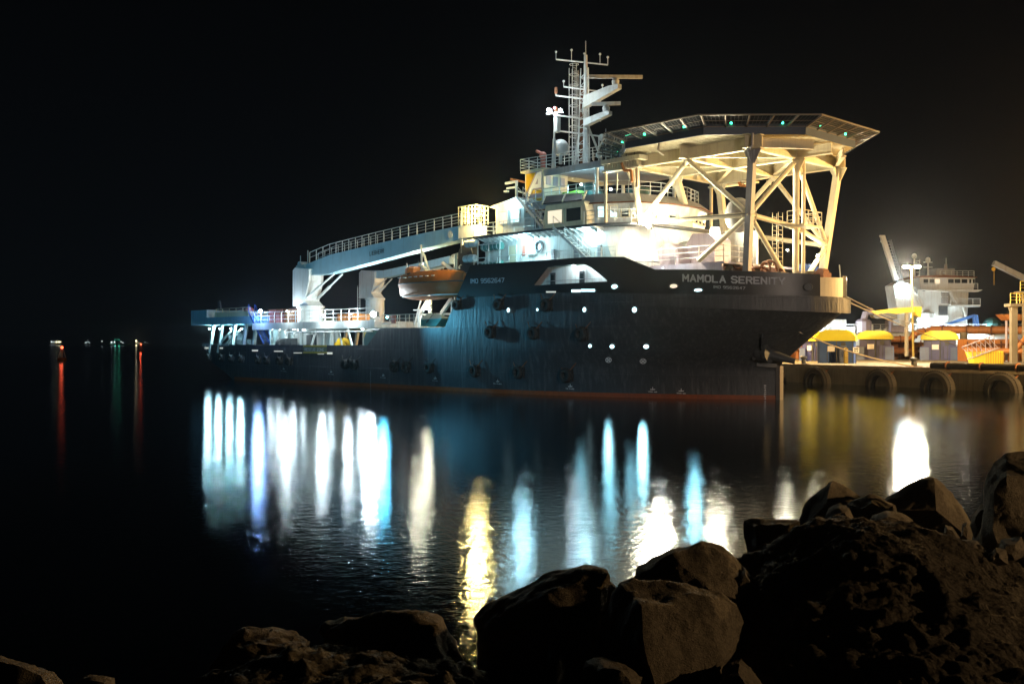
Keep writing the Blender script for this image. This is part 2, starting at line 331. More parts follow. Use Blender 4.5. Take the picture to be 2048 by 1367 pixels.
# decks
dk = MB()
def deck_poly(x0, x1, z, inset=.15):
    xs = [x0+(x1-x0)*i/24 for i in range(25)]
    vs = [(x, -max(.01, hb(x, z)-inset), z) for x in xs]+[(x, max(.01, hb(x, z)-inset), z) for x in xs]
    dk.add(vs, [(i, i+1, 26+i, 25+i) for i in range(24)])
deck_poly(-76.2, -29, 3.0); deck_poly(-39, -26.5, 5.7); deck_poly(-28, 5.0, 8.05, .2)
dk.box((-26.6, -8.35, 10.78), (-9.3, 8.35, 10.9))
build('deck', dk, 'deck', ship)
# ================================================================= superstructure
def prism_xy(mb, poly, z0, z1, top=None):                    # vertical prism, optionally another outline at the top
    n = len(poly); top = top or poly
    return mb.add([(x, y, z0) for x, y in poly]+[(x, y, z1) for x, y in top], [tuple(reversed(range(n))), tuple(range(n, 2*n))]+[(k, (k+1) % n, n+(k+1) % n, n+k) for k in range(n)])
def sym(poly): return poly+[(x, -y) for x, y in reversed(poly)]
LV0 = sym([(-26.5, -7.1), (-9.5, -6.9), (-8.2, -6.0)])       # deckhouse under the upper deck
m0 = MB(); prism_xy(m0, LV0, 8.0, 10.78); 
d0 = build('lower_deckhouse', m0, 'white', ship)
LA = sym([(-26.0, -6.9), (-10.9, -6.9), (-9.6, -6.1), (-8.3, -4.6)]); LAt = sym([(-26.0, -6.9), (-12.0, -6.9), (-10.3, -6.1), (-9.0, -4.6)])
m1 = MB(); prism_xy(m1, LA, 10.9, 13.75, LAt); house = build('deckhouse', m1, 'white', ship)
# overhanging bridge deck slab
m2 = MB(); prism_xy(m2, sym([(-26.2, -8.25), (-11.6, -8.0), (-9.3, -6.6), (-8.2, -4.9)]), 13.75, 13.95); build('bridge_deck', m2, 'dgrey', ship)
m2 = MB()
for k in range(22): xx = -25.8+.66*k; m2.prism([(xx, -6.9, 13.75), (xx, -8.1, 13.75), (xx, -6.9, 13.35)], (.05, 0, 0))
build('deck_bracket', m2, 'white', ship)
# bridge
LBb = sym([(-20.5, -6.6), (-13.2, -6.6), (-10.6, -5.0), (-9.5, -1.8)]); LBt = sym([(-20.5, -6.6), (-13.0, -6.6), (-10.2, -5.1), (-9.0, -1.9)])
m3 = MB(); prism_xy(m3, LBb, 13.95, 16.0, LBt); bridge = build('bridge', m3, 'white', ship)
ROOF = sym([(-21.0, -7.0), (-12.7, -7.0), (-9.9, -5.4), (-8.6, -2.0)]); RO2 = sym([(-20.6, -6.5), (-13.3, -6.5), (-10.9, -4.9), (-9.9, -1.8)])
m4 = MB(); prism_xy(m4, ROOF, 15.75, 16.6, RO2); build('bridge_roof', m4, 'grey', bridge)
m5 = MB(); n = len(ROOF)
for i in range(n-1): a, c = ROOF[i], ROOF[i+1]; m5.cyl((a[0]*1.003, a[1]*1.006, 15.75), (c[0]*1.003, c[1]*1.006, 15.75), .06, n=6)
build('gutter', m5, 'rust', bridge)
def wall_items(a, b, z0, z1, cnt, wfrac, face_out, m, name='window', parent=None, frame='cream', round_=False, off=.03, depth=.06):
    """windows set in a wall from plan point a to b; each one a frame with its pane"""
    a = V((a[0], a[1], 0)); b = V((b[0], b[1], 0)); d = b-a; nrm = V((d.y, -d.x, 0)).normalized()
    if nrm.dot(V(face_out)) < 0: nrm = -nrm
    for i in range(cnt):
        c0 = a+d*((i+.5-wfrac/2)/cnt); c1 = a+d*((i+.5+wfrac/2)/cnt); u = (c1-c0).normalized(); f = .07
        fm = MB()
        for (p, q) in (((0, 0), (1, 0)), ((0, 1), (1, 1)), ((0, 0), (0, 1)), ((1, 0), (1, 1))):
            P0 = (c1 if p[0] else c0)+V((0, 0, z1 if p[1] else z0))+nrm*off; P1 = (c1 if q[0] else c0)+V((0, 0, z1 if q[1] else z0))+nrm*off
            fm.beam(P0, P1, .09, .09)
        fo = build(name, fm, frame, parent)
        mm = m[i % len(m)] if isinstance(m, (list, tuple)) else m
        P = [c0+V((0, 0, z0)), c1+V((0, 0, z0)), c1+V((0, 0, z1)), c0+V((0, 0, z1))]
        build('pane', MB().prism([p+nrm*(off-.02) for p in P], nrm*.02), mm, fo)
fix = {}
def win_row(a, b, *r, **k): wall_items(a, b, *r, **k)
win_row((-13.0, -6.68), (-20.3, -6.68), 14.75, 15.6, 2, .22, (0, -1, 0), ['glass'], parent=bridge) if False else None
win_row((-13.0, -6.66), (-12.2, -6.1), 14.6, 15.55, 1, .6, (0, -1, 0), 'litglass', parent=bridge)
win_row((-12.1, -6.05), (-10.5, -5.1), 14.6, 15.55, 2, .7, (.5, -1, 0), ['litglass', 'glass'], parent=bridge)
win_row((-10.45, -5.0), (-9.35, -1.9), 14.6, 15.55, 3, .78, (1, -.3, 0), ['litglass', 'glass', 'litglass'], parent=bridge)
win_row((-9.3, -1.8), (-9.3, 1.8), 14.6, 15.55, 3, .78, (1, 0, 0), 'glass', parent=bridge)
win_row((-9.35, 1.9), (-10.45, 5.0), 14.6, 15.55, 3, .78, (1, .3, 0), 'glass', parent=bridge)
win_row((-20.2, -6.62), (-18.4, -6.62), 14.3, 15.6, 2, .5, (0, -1, 0), 'glass', parent=bridge, frame='grey')
# cream control station on the bridge wing, leaning ends and roof visor
cs = MB(); za, zb = 13.95, 15.95
prismv = [(-18.15, -7.6, za), (-13.1, -7.6, za), (-13.1, -7.6, 15.0), (-13.35, -7.6, zb), (-17.7, -7.6, zb)]
cs.prism(prismv, (0, 1.2, 0)); station = build('wing_control_station', cs, 'cream', ship)
vs_ = MB(); vs_.prism([(-18.1, -7.2, 16.75), (-13.9, -7.2, 16.55), (-13.2, -8.05, 15.9), (-17.6, -8.05, 16.0)], (0, 0, .09)); build('visor', vs_, 'dgrey', station)
v2 = MB()
for xx in (-18.1, -15.8, -13.5): v2.beam((xx, -7.15, 16.8), (xx+.5, -8.1, 16.02), .12, .14)
v2.beam((-18.1, -7.15, 16.82), (-13.7, -7.15, 16.62), .1, .14); build('visor_frame', v2, 'cream', station)
win_row((-17.6, -7.63), (-13.4, -7.63), 14.35, 15.5, 2, .82, (0, -1, 0), ['litwarm', 'glass'], parent=station)
# aft lookout cabin, brightly lit
cb_ = MB(); cb_.box((-24.2, -7.3, 13.95), (-20.6, -4.4, 16.3)); cb_.prism([(-24.9, -7.5, 16.55), (-21.3, -7.5, 17.1), (-20.3, -7.3, 16.6), (-20.6, -7.3, 16.3), (-24.2, -7.3, 16.3)], (0, 2.6, 0)); cabin = build('lookout_cabin', cb_, 'white', ship)
win_row((-23.9, -7.33), (-20.9, -7.33), 14.9, 16.0, 2, .72, (0, -1, 0), ['litwarm', 'litglass'], parent=cabin, frame='white')
mm = MB(); p = S(1033, 395, y=-6.5); mm.cyl(p, p+V((0, 0, 1.5)), .12, n=8); mm.box(p+V((-1.4, -.1, 1.3)), p+V((.1, .1, 1.5))); mm.box(p+V((-1.2, -.1, .85)), p+V((0, .1, 1.0))); mm.box(p+V((-1.5, -.15, .6)), p+V((-1.1, .15, .75))); mm.tube([p+V((0, 0, .6)), p+V((1.3, 0, .2)), p+V((1.3, 0, -.2))], .08)
build('signal_post', mm, 'white', cabin)
# funnel casing with the company emblem
fz0, fz1 = 16.6, 19.55
fu = MB(); fu.box((-22.6, -5.2, fz0-.9), (-20.2, -2.2, fz1)); fu.prism([(-22.9, -5.5, fz1), (-20.0, -5.5, fz1), (-20.0, -5.5, fz1+.18), (-22.9, -5.5, fz1+.18)], (0, 10.9, 0))
funnel = build('funnel_casing', fu, 'cream', ship)
ex, ez, ew, eh = -22.45, 17.35, 2.0, 2.1; yy = -5.205
def ep(u, v, o=0): return V((ex+u*ew, yy-o, ez+v*eh))
build('emblem_panel', MB().prism([ep(0, -.05), ep(1, -.05), ep(1, 1.05), ep(0, 1.05)], (0, -.02, 0)), 'purple', funnel)
g = MB(); g.prism([ep(.02, 1, .03), ep(.02, .18, .03), ep(.62, 1, .03)], (0, -.02, 0)); g.prism([ep(.30, .12, .03), ep(.98, .12, .03), ep(.98, .28, .03), ep(.44, .28, .03)], (0, -.02, 0)); g.prism([ep(.05, -.2, .03), ep(.98, -.2, .03), ep(.98, -.06, .03), ep(.16, -.06, .03)], (0, -.02, 0))
build('emblem', g, 'gold', funnel)
g = MB(); g.prism([ep(.05, .02, .06), ep(.24, .02, .06), ep(.86, .88, .06), ep(.86, 1, .06), ep(.72, 1, .06)], (0, -.02, 0)); g.prism([ep(.78, .34, .06), ep(.98, .34, .06), ep(.98, 1, .06), ep(.78, 1, .06)], (0, -.02, 0)); g.prism([ep(.45, .34, .06), ep(.8, .34, .06), ep(.8, .5, .06), ep(.57, .5, .06)], (0, -.02, 0)); build('emblem_letter', g, 'mark', funnel)
for k in range(3): build('louvre', MB().box((-20.2, -5.0+.9*k, 18.3), (-20.16, -4.4+.9*k, 19.1)), 'grey', funnel)
# top deck carried on posts, open machinery space beneath
td = MB(); td.box((-20.0, -5.5, 19.3), (-13.2, 5.5, 19.5)); td.box((-20.0, -5.5, 18.95), (-13.2, -5.35, 19.3)); td.box((-13.35, -5.5, 18.95), (-13.2, 5.5, 19.3)); topdeck = build('top_deck', td, 'grey', ship)
for (xx, y_) in ((-14.0, -5.3), (-14.0, 0), (-14.0, 5.3), (-20, 5.3)): build('post', MB().cyl((xx, y_, 16.5), (xx, y_, 19.3), .16, n=10), 'white', topdeck)
build('exhaust_drum', MB().lathe((-19.6, 0, 16.6), [(1.3, 0), (1.3, 1.5), (.9, 2.1), (.5, 2.3)], 18), 'tank', topdeck); build('vent_box', MB().box((-18, -3.6, 16.6), (-16.2, -2.2, 17.5)), 'tank', topdeck); build('vent_box', MB().box((-16, 1, 16.6), (-14.8, 3, 18.2)), 'tank', topdeck)
build('locker', MB().box((-18.2, -5.0, 16.6), (-16.4, -4.1, 17.4)), 'green', topdeck)
# rails
def add_rail(pts, parent=ship, m='white', **k): return build('railing', MB().rail(pts, **k), m, parent)
add_rail([(-20.2, -6.3, 16.6), (-13.4, -6.4, 16.6), (-11.0, -4.8, 16.6), (-10.0, -1.8, 16.6), (-10.0, 1.8, 16.6), (-11.0, 4.8, 16.6), (-13.4, 6.4, 16.6)], step=1.0)
add_rail([(-22.9, -5.5, 19.73), (-13.2, -5.5, 19.6), (-13.2, 5.5, 19.6), (-22.9, 5.5, 19.6), (-22.9, -5.5, 19.73)], step=1.1, rows=4)
add_rail([(-26.2, -8.2, 13.95), (-18.3, -8.2, 13.95)], step=1.4); add_rail([(-13.0, -8.0, 13.95), (-11.6, -7.9, 13.95), (-9.3, -6.5, 13.95), (-8.3, -4.9, 13.95)], step=1.2)
add_rail([(-26.3, -7.0, 13.95), (-26.3, 7, 13.95)], step=1.4); add_rail([(-29, -3, 13.95), (-26.3, -3, 13.95)])
add_rail([(-26.0, -8.3, 10.9), (-9.4, -8.25, 10.9)], step=1.55, rows=3)
# stairs
build('staircase', MB().stairs((-12.3, -7.8, 10.95), (-16.3, -7.8, 13.95)), 'white', ship); build('staircase', MB().stairs((-17.6, -7.7, 14.0), (-21.0, -7.4, 17.0)), 'grey', ship)
# doors, lockers and fittings on the deckhouse side
def door(x, y, z, w_=.8, h=1.9, m='cream', sign=True):
    d = build('door', MB().box((x, y-.05, z), (x+w_, y-.0, z+h)), m, house); build('handle', MB().box((x+.08, y-.1, z+.9), (x+.14, y-.05, z+1.1)), 'dgrey', d)
    build('door_frame', MB().beam((x-.03, y-.04, z), (x-.03, y-.04, z+h), .08, .1).beam((x+w_+.03, y-.04, z), (x+w_+.03, y-.04, z+h), .08, .1).beam((x-.03, y-.04, z+h+.04), (x+w_+.03, y-.04, z+h+.04), .08, .1), 'white', d)
door(-22.9, -6.9, 10.95, .95, 2.0); door(-15.2, -6.9, 10.95, .7, 1.9, 'grey')
build('wall_cabinet', MB().box((-20.4, -7.1, 12.0), (-19.4, -6.9, 13.0)), 'white', house); build('safety_notice', MB().box((-21.2, -6.95, 12.0), (-20.8, -6.9, 12.9)), 'pink', house)
for xx in (-17.6, -12.4): build('wall_box', MB().box((xx, -7.05, 11.4), (xx+.35, -6.9, 12.3)), 'grey', house)
# recess doors in the lower deckhouse
for xx in (-17.6, -14.3, -11.2):
    d = build('door', MB().box((xx, -7.14, 8.6), (xx+.55, -7.08, 10.3)), 'dgrey', d0); build('pane', MB().box((xx+.12, -7.17, 9.5), (xx+.43, -7.14, 10.1)), 'glass', d)
build('handrail', MB().tube([(-18, -7.3, 9.6), (-10, -7.3, 9.6)], .03), 'grey', d0)
# ---- portal frames below the helideck (starboard and port)
def portal(y, name, x0=-11.9, x1=-8.6):
    f = MB(); f.beam((x0, y, 13.9), (x0, y, 18.6), .2, .2); f.beam((x1, y, 16.6), (x1, y, 18.6), .22, .22); f.beam((x0+1.2, y, 16.6), (x0+1.2, y, 18.0), .1, .1)
    f.box((x0-.1, y-.35, 18.15), (x1+.4, y+.35, 18.3)); f.box((x0-.1, y-.5, 18.75), (x1+.6, y+.9, 19.1))
    for k in range(14): f.box((x0+.1+.25*k, y-.3, 18.32), (x0+.2+.25*k, y+.3, 18.75))
    o = build(name, f, 'cream', ship); build('railing', MB().rail([(x0, y-.4, 19.1), (x1, y-.4, 19.1)], step=.9), 'dgrey', o); build('railing', MB().rail([(x0, y-.4, 19.1), (x0, y+.8, 19.1)], step=.9), 'dgrey', o)
    build('fire_pipe', MB().tube([(x1-1.2, y-.5, 18.6), (x1-.9, y-.55, 18.0), (x1-.2, y-.55, 17.9), (x1-.1, y-.55, 17.0)], .12, 8), 'orangeb', o); return o
portal(-6.6, 'access_platform'); portal(6.6, 'access_platform', -10.9, -6.6)
# ================================================================= helideck
HX, HR, HZ = -4.4, 9.5, 19.42
def oc(r, k): t = R(22.5+45*k); return V((HX+r*math.cos(t), r*math.sin(t), 0))
hd = MB(); P = [oc(HR, k)+V((0, 0, HZ)) for k in range(8)]; hd.prism(P, (0, 0, .25)); helideck = build('helideck', hd, 'cream', ship)
ed = MB()
for k in range(8): a, c = oc(HR+.02, k), oc(HR+.02, k+1); ed.prism([a+V((0, 0, HZ-.12)), c+V((0, 0, HZ-.12)), c+V((0, 0, HZ+.62)), a+V((0, 0, HZ+.62))], -(a+c-V((2*HX, 0, 0))).normalized()*.08)
build('edge_fascia', ed, mat('navy_fascia_paint', (.03, .05, .09), .5), helideck)
rb = MB()                                                    # underside corrugation
for k in range(-20, 21):
    yv = k*.42; half = min(8.6, 8.75+3.6-abs(yv)) if abs(yv) > 3.6 else 8.6
    rb.box((HX-half, yv-.05, HZ-.1), (HX+half, yv+.05, HZ+.001))
build('stiffener', rb, 'cream', helideck)
# safety net frames: one per side
nm_ = MB(); ang = []
for k in range(8):
    a, c = oc(HR, k), oc(HR, k+1); A, C = oc(HR+1.75, k), oc(HR+1.75, k+1); zi, zo = HZ+.45, HZ+.95
    A = A+V((0, 0, zo)); C = C+V((0, 0, zo)); a = a+V((0, 0, zi)); c = c+V((0, 0, zi))
    f = MB(); f.beam(A, C, .09, .09); f.beam(a, c, .06, .06); f.beam(A.lerp(a, .5), C.lerp(c, .5), .03, .03)
    for j in range(5):
        t = j/5+.02; f.beam(a.lerp(c, t), A.lerp(C, t), .09, .14)
    nf = build('safety_net_frame', f, mat('weathered_dark_frame', (.16, .13, .10), .5, streak=.3), helideck)
    net = MB()
    for j in range(1, 30): t = j/30; net.cyl(a.lerp(c, t), A.lerp(C, t), .012, n=3)
    for j in range(1, 8): t = j/8; net.cyl(a.lerp(A, t), c.lerp(C, t), .012, n=3)
    build('safety_net', net, 'dgrey', nf)
for k in range(16):
    a, c = oc(HR+.1, k//2), oc(HR+.1, k//2+1); q = a.lerp(c, .27 if k % 2 == 0 else .77)+V((0, 0, HZ+.62))
    e_ = build('edge_light', MB().lathe(q, [(.08, 0), (.08, .1), (.03, .16)], 8), emis('green_edge_light', (.05, 1, .45), 9), helideck)
# girder grid
gz = HZ-.62; gi = MB()
for y_ in (-6, 0, 6): gi.ibeam((-10.4, y_, gz), (2.3, y_, gz), .45, 1.0)
for x_ in (1.5, -4.2, -9.8): gi.ibeam((x_, -7.0, gz-.002), (x_, 7.0, gz-.002), .45, .99)
for s in (-1, 1): gi.ibeam((1.5, s*6, gz-.004), (4.2, s*2.2, gz-.004), .3, .7); gi.ibeam((-9.8, s*6, gz-.004), (-4.2, 0, gz-.004), .3, .7); gi.ibeam((1.5, s*0, gz-.004), (-4.2, s*6, gz-.004), .3, .7)
gi.ibeam((1.5, 0, gz-.01), (4.4, 0, gz-.01), .4, .8)
build('girder_grid', gi, 'cream', helideck)
gt = gz-.5
J = dict(A0=(.3, -5.0, 8.1), A1=(1.5, -6, gt), B0=(1.25, .3, 8.1), B1=(1.5, 0, gt), C0=(.4, 5.3, 8.1), C1=(1.7, 6, gt), D1=(-9.6, -6, gt), D0=(-8.7, -6, 13.7), E1=(-4.2, -6, gt), F1=(-4.2, 6, gt), G1=(-9.6, 6, gt), G0=(-8.7, 6, 11), H1=(-9.8, 0, gt), H0=(-9.0, 0, 15.9))
J = {k: V(q) for k, q in J.items()}; J['Am'] = J['A0'].lerp(J['A1'], .55); J['Bm'] = J['B0'].lerp(J['B1'], .50); J['Cm'] = J['C0'].lerp(J['C1'], .40); J['Dm'] = J['D0'].lerp(J['D1'], .05); J['Gm'] = J['G0'].lerp(J['G1'], .42)
def leg(a, c, w_, m='cream', plates=True, square=True):
    mb = MB(); a, c = J[a], J[c]
    (mb.beam(a, c, w_, w_) if square else mb.cyl(a, c, w_/2, n=12))
    if plates: mb.prism([c+V((-.75, -.04, 0)), c+V((.75, -.04, 0)), c+V((.2, -.04, -1.0)), c+V((-.2, -.04, -1.0))], (0, .08, 0)); mb.prism([c+V((-.04, -.75, 0)), c+V((-.04, .75, 0)), c+V((-.04, .2, -1.0)), c+V((-.04, -.2, -1.0))], (.08, 0, 0))
    return build('leg', mb, m, helideck)
leg('A0', 'A1', .48, 'grey'); leg('B0', 'B1', .5, square=False); leg('C0', 'C1', .5); leg('D0', 'D1', .5, square=False); leg('G0', 'G1', .5); leg('H0', 'H1', .5)
J['B0b'] = J['B0']+V((.1, .9, 0)); J['B1b'] = J['B1']+V((.1, .9, 0)); leg('B0b', 'B1b', .3, square=False, plates=False)
for a, c in (('E1', 'Dm'), ('E1', 'Am'), ('Dm', 'Am'), ('Am', 'B1'), ('Am', 'B0'), ('Am', 'Bm'), ('Bm', 'Cm'), ('B1', 'Cm'), ('B0', 'Cm'), ('F1', 'Cm'), ('F1', 'Gm'), ('Gm', 'Cm')):
    mb = MB(); mb.cyl(J[a], J[c], .19, n=10); dd = (J[c]-J[a]).normalized()
    for q_, sg_ in ((J[a], 1), (J[c], -1)): mb.cyl(q_+dd*sg_*.55, q_+dd*sg_*.63, .25, n=10); mb.cyl(q_, q_+dd*sg_*.35, .27, .2, n=10)
    bq = build('brace', mb, 'cream', helideck)
    if a in ('Am', 'Bm', 'Dm'): build('cable_run', MB().cyl(J[a]+V((0, -.22, .05)), J[c]+V((0, -.22, .05)), .035, n=5), 'dgrey', helideck)
mb = MB(); mb.cyl(J['Am'], V((-3.4, -5.7, 10.6)), .19, n=10); build('brace', mb, 'cream', helideck)
mb = MB(); mb.cyl(J['Am']+V((0, .28, -.1)), J['Am']+V((-.5, 2.2, 0)), .01); 
build('grey_dome', MB().ball(S(1478, 430, y=-4.1), 1.05, 12, 1.25), 'grey', ship, smooth=True)
build('drain_pipe', MB().tube([V((1.9, -6.6, HZ-.1)), V((1.9, -6.7, HZ-1.0)), V((1.5, -6.5, HZ-1.3))], .1, 8), 'grey', helideck)
build('drain_pipe', MB().tube([V((-4.9, -8.6, HZ+.1)), V((-4.9, -8.7, HZ-.7)), V((-4.6, -8.4, HZ-1.0))], .1, 8), 'cream', helideck)
build('access_basket', MB().rail([V((1.2, -.8, 13.3)), V((2.6, -.8, 13.3)), V((2.6, 1.8, 13.3)), V((1.2, 1.8, 13.3))], step=.7).box((1.0, -.8, 13.15), (2.6, 1.8, 13.3)), 'cream', helideck)
build('caged_ladder', MB().ladder((.6, -1.6, 8.2), (.6, -1.6, 14.2), .6, (0, 1, 0)).ladder((1.1, -1.6, 8.2), (1.1, -1.6, 14.2), .6, (0, 1, 0)), 'cream', helideck)
# stair head at the aft port of the deck: dark monitor gantry
mb = MB(); mb.box((-12.8, -4.8, 19.9), (-11.2, -3.2, 20.1)); mb.rail([(-12.8, -4.8, 20.1), (-11.2, -4.8, 20.1), (-11.2, -3.2, 20.1)], h=1.2, step=.6); mb.box((-12.4, -4.4, 20.1), (-11.6, -3.6, 21.1)); build('fire_monitor_platform', mb, 'dgrey', helideck)
build('edge_light_bar', MB().cyl((-11.2, -4.9, 21.3), (-10.0, -5.4, 21.25), .04), emis('green_edge_bar', (.05, .9, .5), 1.5), helideck)
# ================================================================= mast, dome, lamp pole
mx, mz0, mz1 = -20.0, 19.5, 30.6
ma = MB(); ma.cyl((mx, 0, mz0), (mx, 0, mz1), .28, .16, 12); ma.cyl((mx, 0, mz1), (mx, 0, mz1+1.3), .04, n=5)
for q in ((-1.6, 0), (1.6, -1.3), (1.6, 1.3)): ma.cyl((mx+q[0], q[1], mz0), (mx, 0, mz0+(8.2 if q[0] < 0 else 5.2)), .12, .08, 8)
for zz in (21.6, 23.6): ma.cyl((mx-1.2, 0, zz), (mx, 0, zz), .06, n=6)
mast = build('mast', ma, 'white', ship)
lc = MB(); lc.ladder((mx-1.1, -.3, mz0), (mx-1.1, -.3, mz1-.6), .5, (0, 1, 0), .4, .03)
for k in range(4): lc.cyl((mx-1.5, -.6+.4*k, mz0), (mx-1.5, -.6+.4*k, mz1-1.0), .03, n=4)
for k in range(11): lc.torus((mx-1.35, -.1, mz0+1+k*.95), .42, .022, 'z', 12, 4)
build('caged_ladder', lc, 'white', mast)
lt = MB()
for q in ((-.55, -.5), (-.55, .5), (.5, .0)): lt.cyl((mx+q[0], q[1], mz0), (mx+q[0]*.6, q[1]*.6, mz1-1.2), .06, n=5)
for k in range(13):
    z0 = mz0+k*.75; f_ = 1-.4*k/13; pts_ = [V((mx+q[0]*f_, q[1]*f_, z0)) for q in ((-.55, -.5), (-.55, .5), (.5, 0))]; lt.tube(pts_+[pts_[0]], .035, 4); lt.cyl(pts_[0], pts_[2]+V((0, 0, .75)), .03, n=4)
build('lattice', lt, 'white', mast)
for (ax_, ay_, h_) in ((-15, -3, 3.2), (-14.2, 2, 2.4), (-22.2, 3.6, 3.0), (-17.5, 4.8, 4.0), (-16.8, -4.9, 1.8)): build('whip_antenna', MB().cyl((ax_, ay_, 19.5), (ax_, ay_, 19.5+h_), .035, n=5).cyl((ax_, ay_, 19.5), (ax_, ay_, 20.1), .08, n=6), 'white', topdeck)
build('cable_tray', MB().box((mx-.55, -.2, mz0), (mx-.4, .2, mz1-3)), 'rust', mast)
def yard(zz, l0, l1, posts):
    y = MB(); a = V((mx-l0*.72, -l0*.7, zz+.35)); c = V((mx+l1*.72, l1*.7, zz-.2)); y.cyl(a, c, .07, n=6)
    for t, hh in posts: p = a.lerp(c, t); y.cyl(p, p+V((0, 0, hh)), .035, n=5); y.ball(p+V((0, 0, hh)), .12, 6)
    o = build('yard', y, 'white', mast); return a, o
yard(mz1-.7, 2.7, 2.0, ((0, .7), (.3, 1.0), (.55, .8), (.85, .9), (1, .7))); yard(mz1-3.2, 2.0, 1.9, ((0, .5), (.9, .6)))
for zz in (27.0-.4, 25.2-.4, 23.4):
    a, o = yard(zz, 2.7, 1.4, ((0, .3),)); build('signal_light', MB().lathe(a+V((0, 0, .15)), [(.13, 0), (.15, .3), (.13, .6)], 8), 'rust', o)
def radar(z0, L, h0, rise, ht, scan, rot):
    r_ = MB(); r_.prism([(mx+.1, -.45, z0), (mx+L, -.2, z0+rise), (mx+L, -.2, z0+rise+ht), (mx+L*.7, -.2, z0+rise+ht), (mx+.1, -.45, z0+h0)], (0, .5, 0)); H = (rise+ht)/1.2
    o = build('radar_bracket', r_, 'white', mast); s_ = MB(); c = V((mx+L-.45, 0, z0+H*1.2)); s_.lathe(c, [(.3, 0), (.35, .35), (.2, .6)], 12); d = V((math.cos(rot), math.sin(rot), 0))*scan/2
    s_.beam(c+V((0, 0, .72))-d, c+V((0, 0, .72))+d, .22, .3, (0, 0, 1)); build('radar_scanner', s_, 'white', mast)
radar(25.7, 4.0, 1.1, 1.15, .4, 4.8, R(48)); radar(24.0, 2.9, .7, .7, .35, 2.6, R(40))
build('floodlight_bracket', MB().ball((mx+1.6, 0, 21.3), .3, 8).ball((mx+1.7, .3, 22.9), .32, 8).cyl((mx+1.6, 0, 19.5), (mx+1.6, 0, 23), .06), 'white', mast)
dm = MB(); dc = S(1121, 306, y=-2.0); dm.lathe(dc, [(.6, -.15), (.72, 0), (.74, .5)]+[(.74*math.cos(t*math.pi/16), .5+.74*math.sin(t*math.pi/16)) for t in range(1, 8)], 20); dm.cyl(dc-V((0, 0, 1)), dc, .16); build('satellite_dome', dm, 'raft', ship, smooth=True)
mn = MB(); c = S(1086, 345, y=-4.6); mn.cyl(c, c+V((0, 0, 1.4)), .22); mn.ball(c+V((0, 0, 1.5)), .34, 8); mn.cyl(c+V((0, 0, 1.6)), S(1073, 302, y=-4.6), .17, .11); build('fire_monitor', mn, 'pink', ship)
lp0 = S(1107, 330, y=-3.2); lp1 = S(1110, 226, y=-3.2)
pm = MB(); pm.cyl(lp0-V((0, 0, .4)), lp0.lerp(lp1, .5), .2, .14, 10); pm.cyl(lp0.lerp(lp1, .5), lp1, .08, n=8); pm.beam(lp1+V((-.75, -.3, 0)), lp1+V((.75, .3, 0)), .1, .1); pm.box(lp0.lerp(lp1, .62)+V((.1, -.2, 0)), lp0.lerp(lp1, .62)+V((.55, .2, 1.3))); lpole = build('lamp_pole', pm, 'white', ship)
bp_ = MB(); bp_.prism([(-23.0, -4.2, 18.9), (-23.0, -3.6, 18.9), (-25.6, -3.6, 19.6), (-25.6, -4.2, 19.6)], (0, 0, -.2)); build('exhaust_outlet', bp_, 'rust', funnel)
# ================================================================= cranes
def crane(x0, y0, zb, zped, r, body_top, boom, tip_cage, label, k=1.0):
    """boom: list of (x, z_top, z_bottom) in the vertical plane y0"""
    p = MB(); p.lathe((x0, y0, zb), [(r, 0), (r, zped-zb-.25), (r*1.1, zped-zb-.2), (r*1.1, zped-zb)], 24); base = build('deck_crane', p, 'white', ship, smooth=True, label=label)
    b_ = MB(); xa = boom[0][0]; hw = .95*k
    b_.prism([(xa, y0-hw, zped), (xa, y0-hw, body_top-.3), (xa+.5, y0-hw, body_top), (x0+r*.8, y0-hw, body_top-.3), (x0+r*.8, y0-hw, body_top-1.6), (x0+r*.2, y0-hw, zped+.6), (x0+r*.8, y0-hw, zped)], (0, hw*2, 0))
    slew = build('slewing_column', b_, 'white', base)
    bm_ = MB(); n_ = len(boom); vs = []
    for (x, zt_, zb_) in boom: vs += [(x, y0-.62*k, zb_), (x, y0+.62*k, zb_), (x, y0+.55*k, zt_), (x, y0-.55*k, zt_)]
    bm_.add(vs, [(4*i+a, 4*i+(a+1) % 4, 4*i+4+(a+1) % 4, 4*i+4+a) for i in range(n_-1) for a in range(4)]+[(3, 2, 1, 0), (4*n_-4, 4*n_-3, 4*n_-2, 4*n_-1)])
    bo = build('boom', bm_, mat('pale_blue_grey_crane_paint', (.40, .62, .72), .45, var=.12, streak=.2), base)
    for dy in (-.75, .75):
        f_ = V((x0-r*.6, y0+dy*k, zped+.3)); bx = boom[2]; t_ = V((bx[0]+.8*k, y0+dy*.7*k, bx[2]-.1)); ra = MB(); ra.cyl(f_, f_.lerp(t_, .6), .17*k, n=10); ra.cyl(f_.lerp(t_, .58), t_, .10*k, n=10); build('hydraulic_ram', ra, 'white', base)
    return base, bo
c1x = S(621, 640, y=-6.6).x; cy1 = -6.6
def bz(px, pt, pb, y): a = S(px, pt, y=y); c = S(px, pb, y=y); return (a.x, a.z, c.z)
boom1 = [bz(600, 536, 556, cy1), bz(628, 526, 551, cy1), bz(668, 510, 547, cy1), bz(760, 488, 523, cy1), bz(860, 466, 497, cy1), bz(930, 452, 480, cy1)]
zp1 = S(621, 612, y=cy1).z
crane1, bo1 = crane(c1x, cy1, 5.7, zp1, 1.42, boom1[0][1], boom1, True, 'large pale blue-grey deck crane with its boom laid forward')
def rail_on(boom, y0, i0, parent):
    for s in (-1, 1): build('walkway_railing', MB().rail([(x, y0+s*.55, z_) for x, z_, _ in boom[i0:]], h=1.15, step=1.25, rows=2, r=.035), 'white', parent)
rail_on(boom1, cy1, 1, bo1)
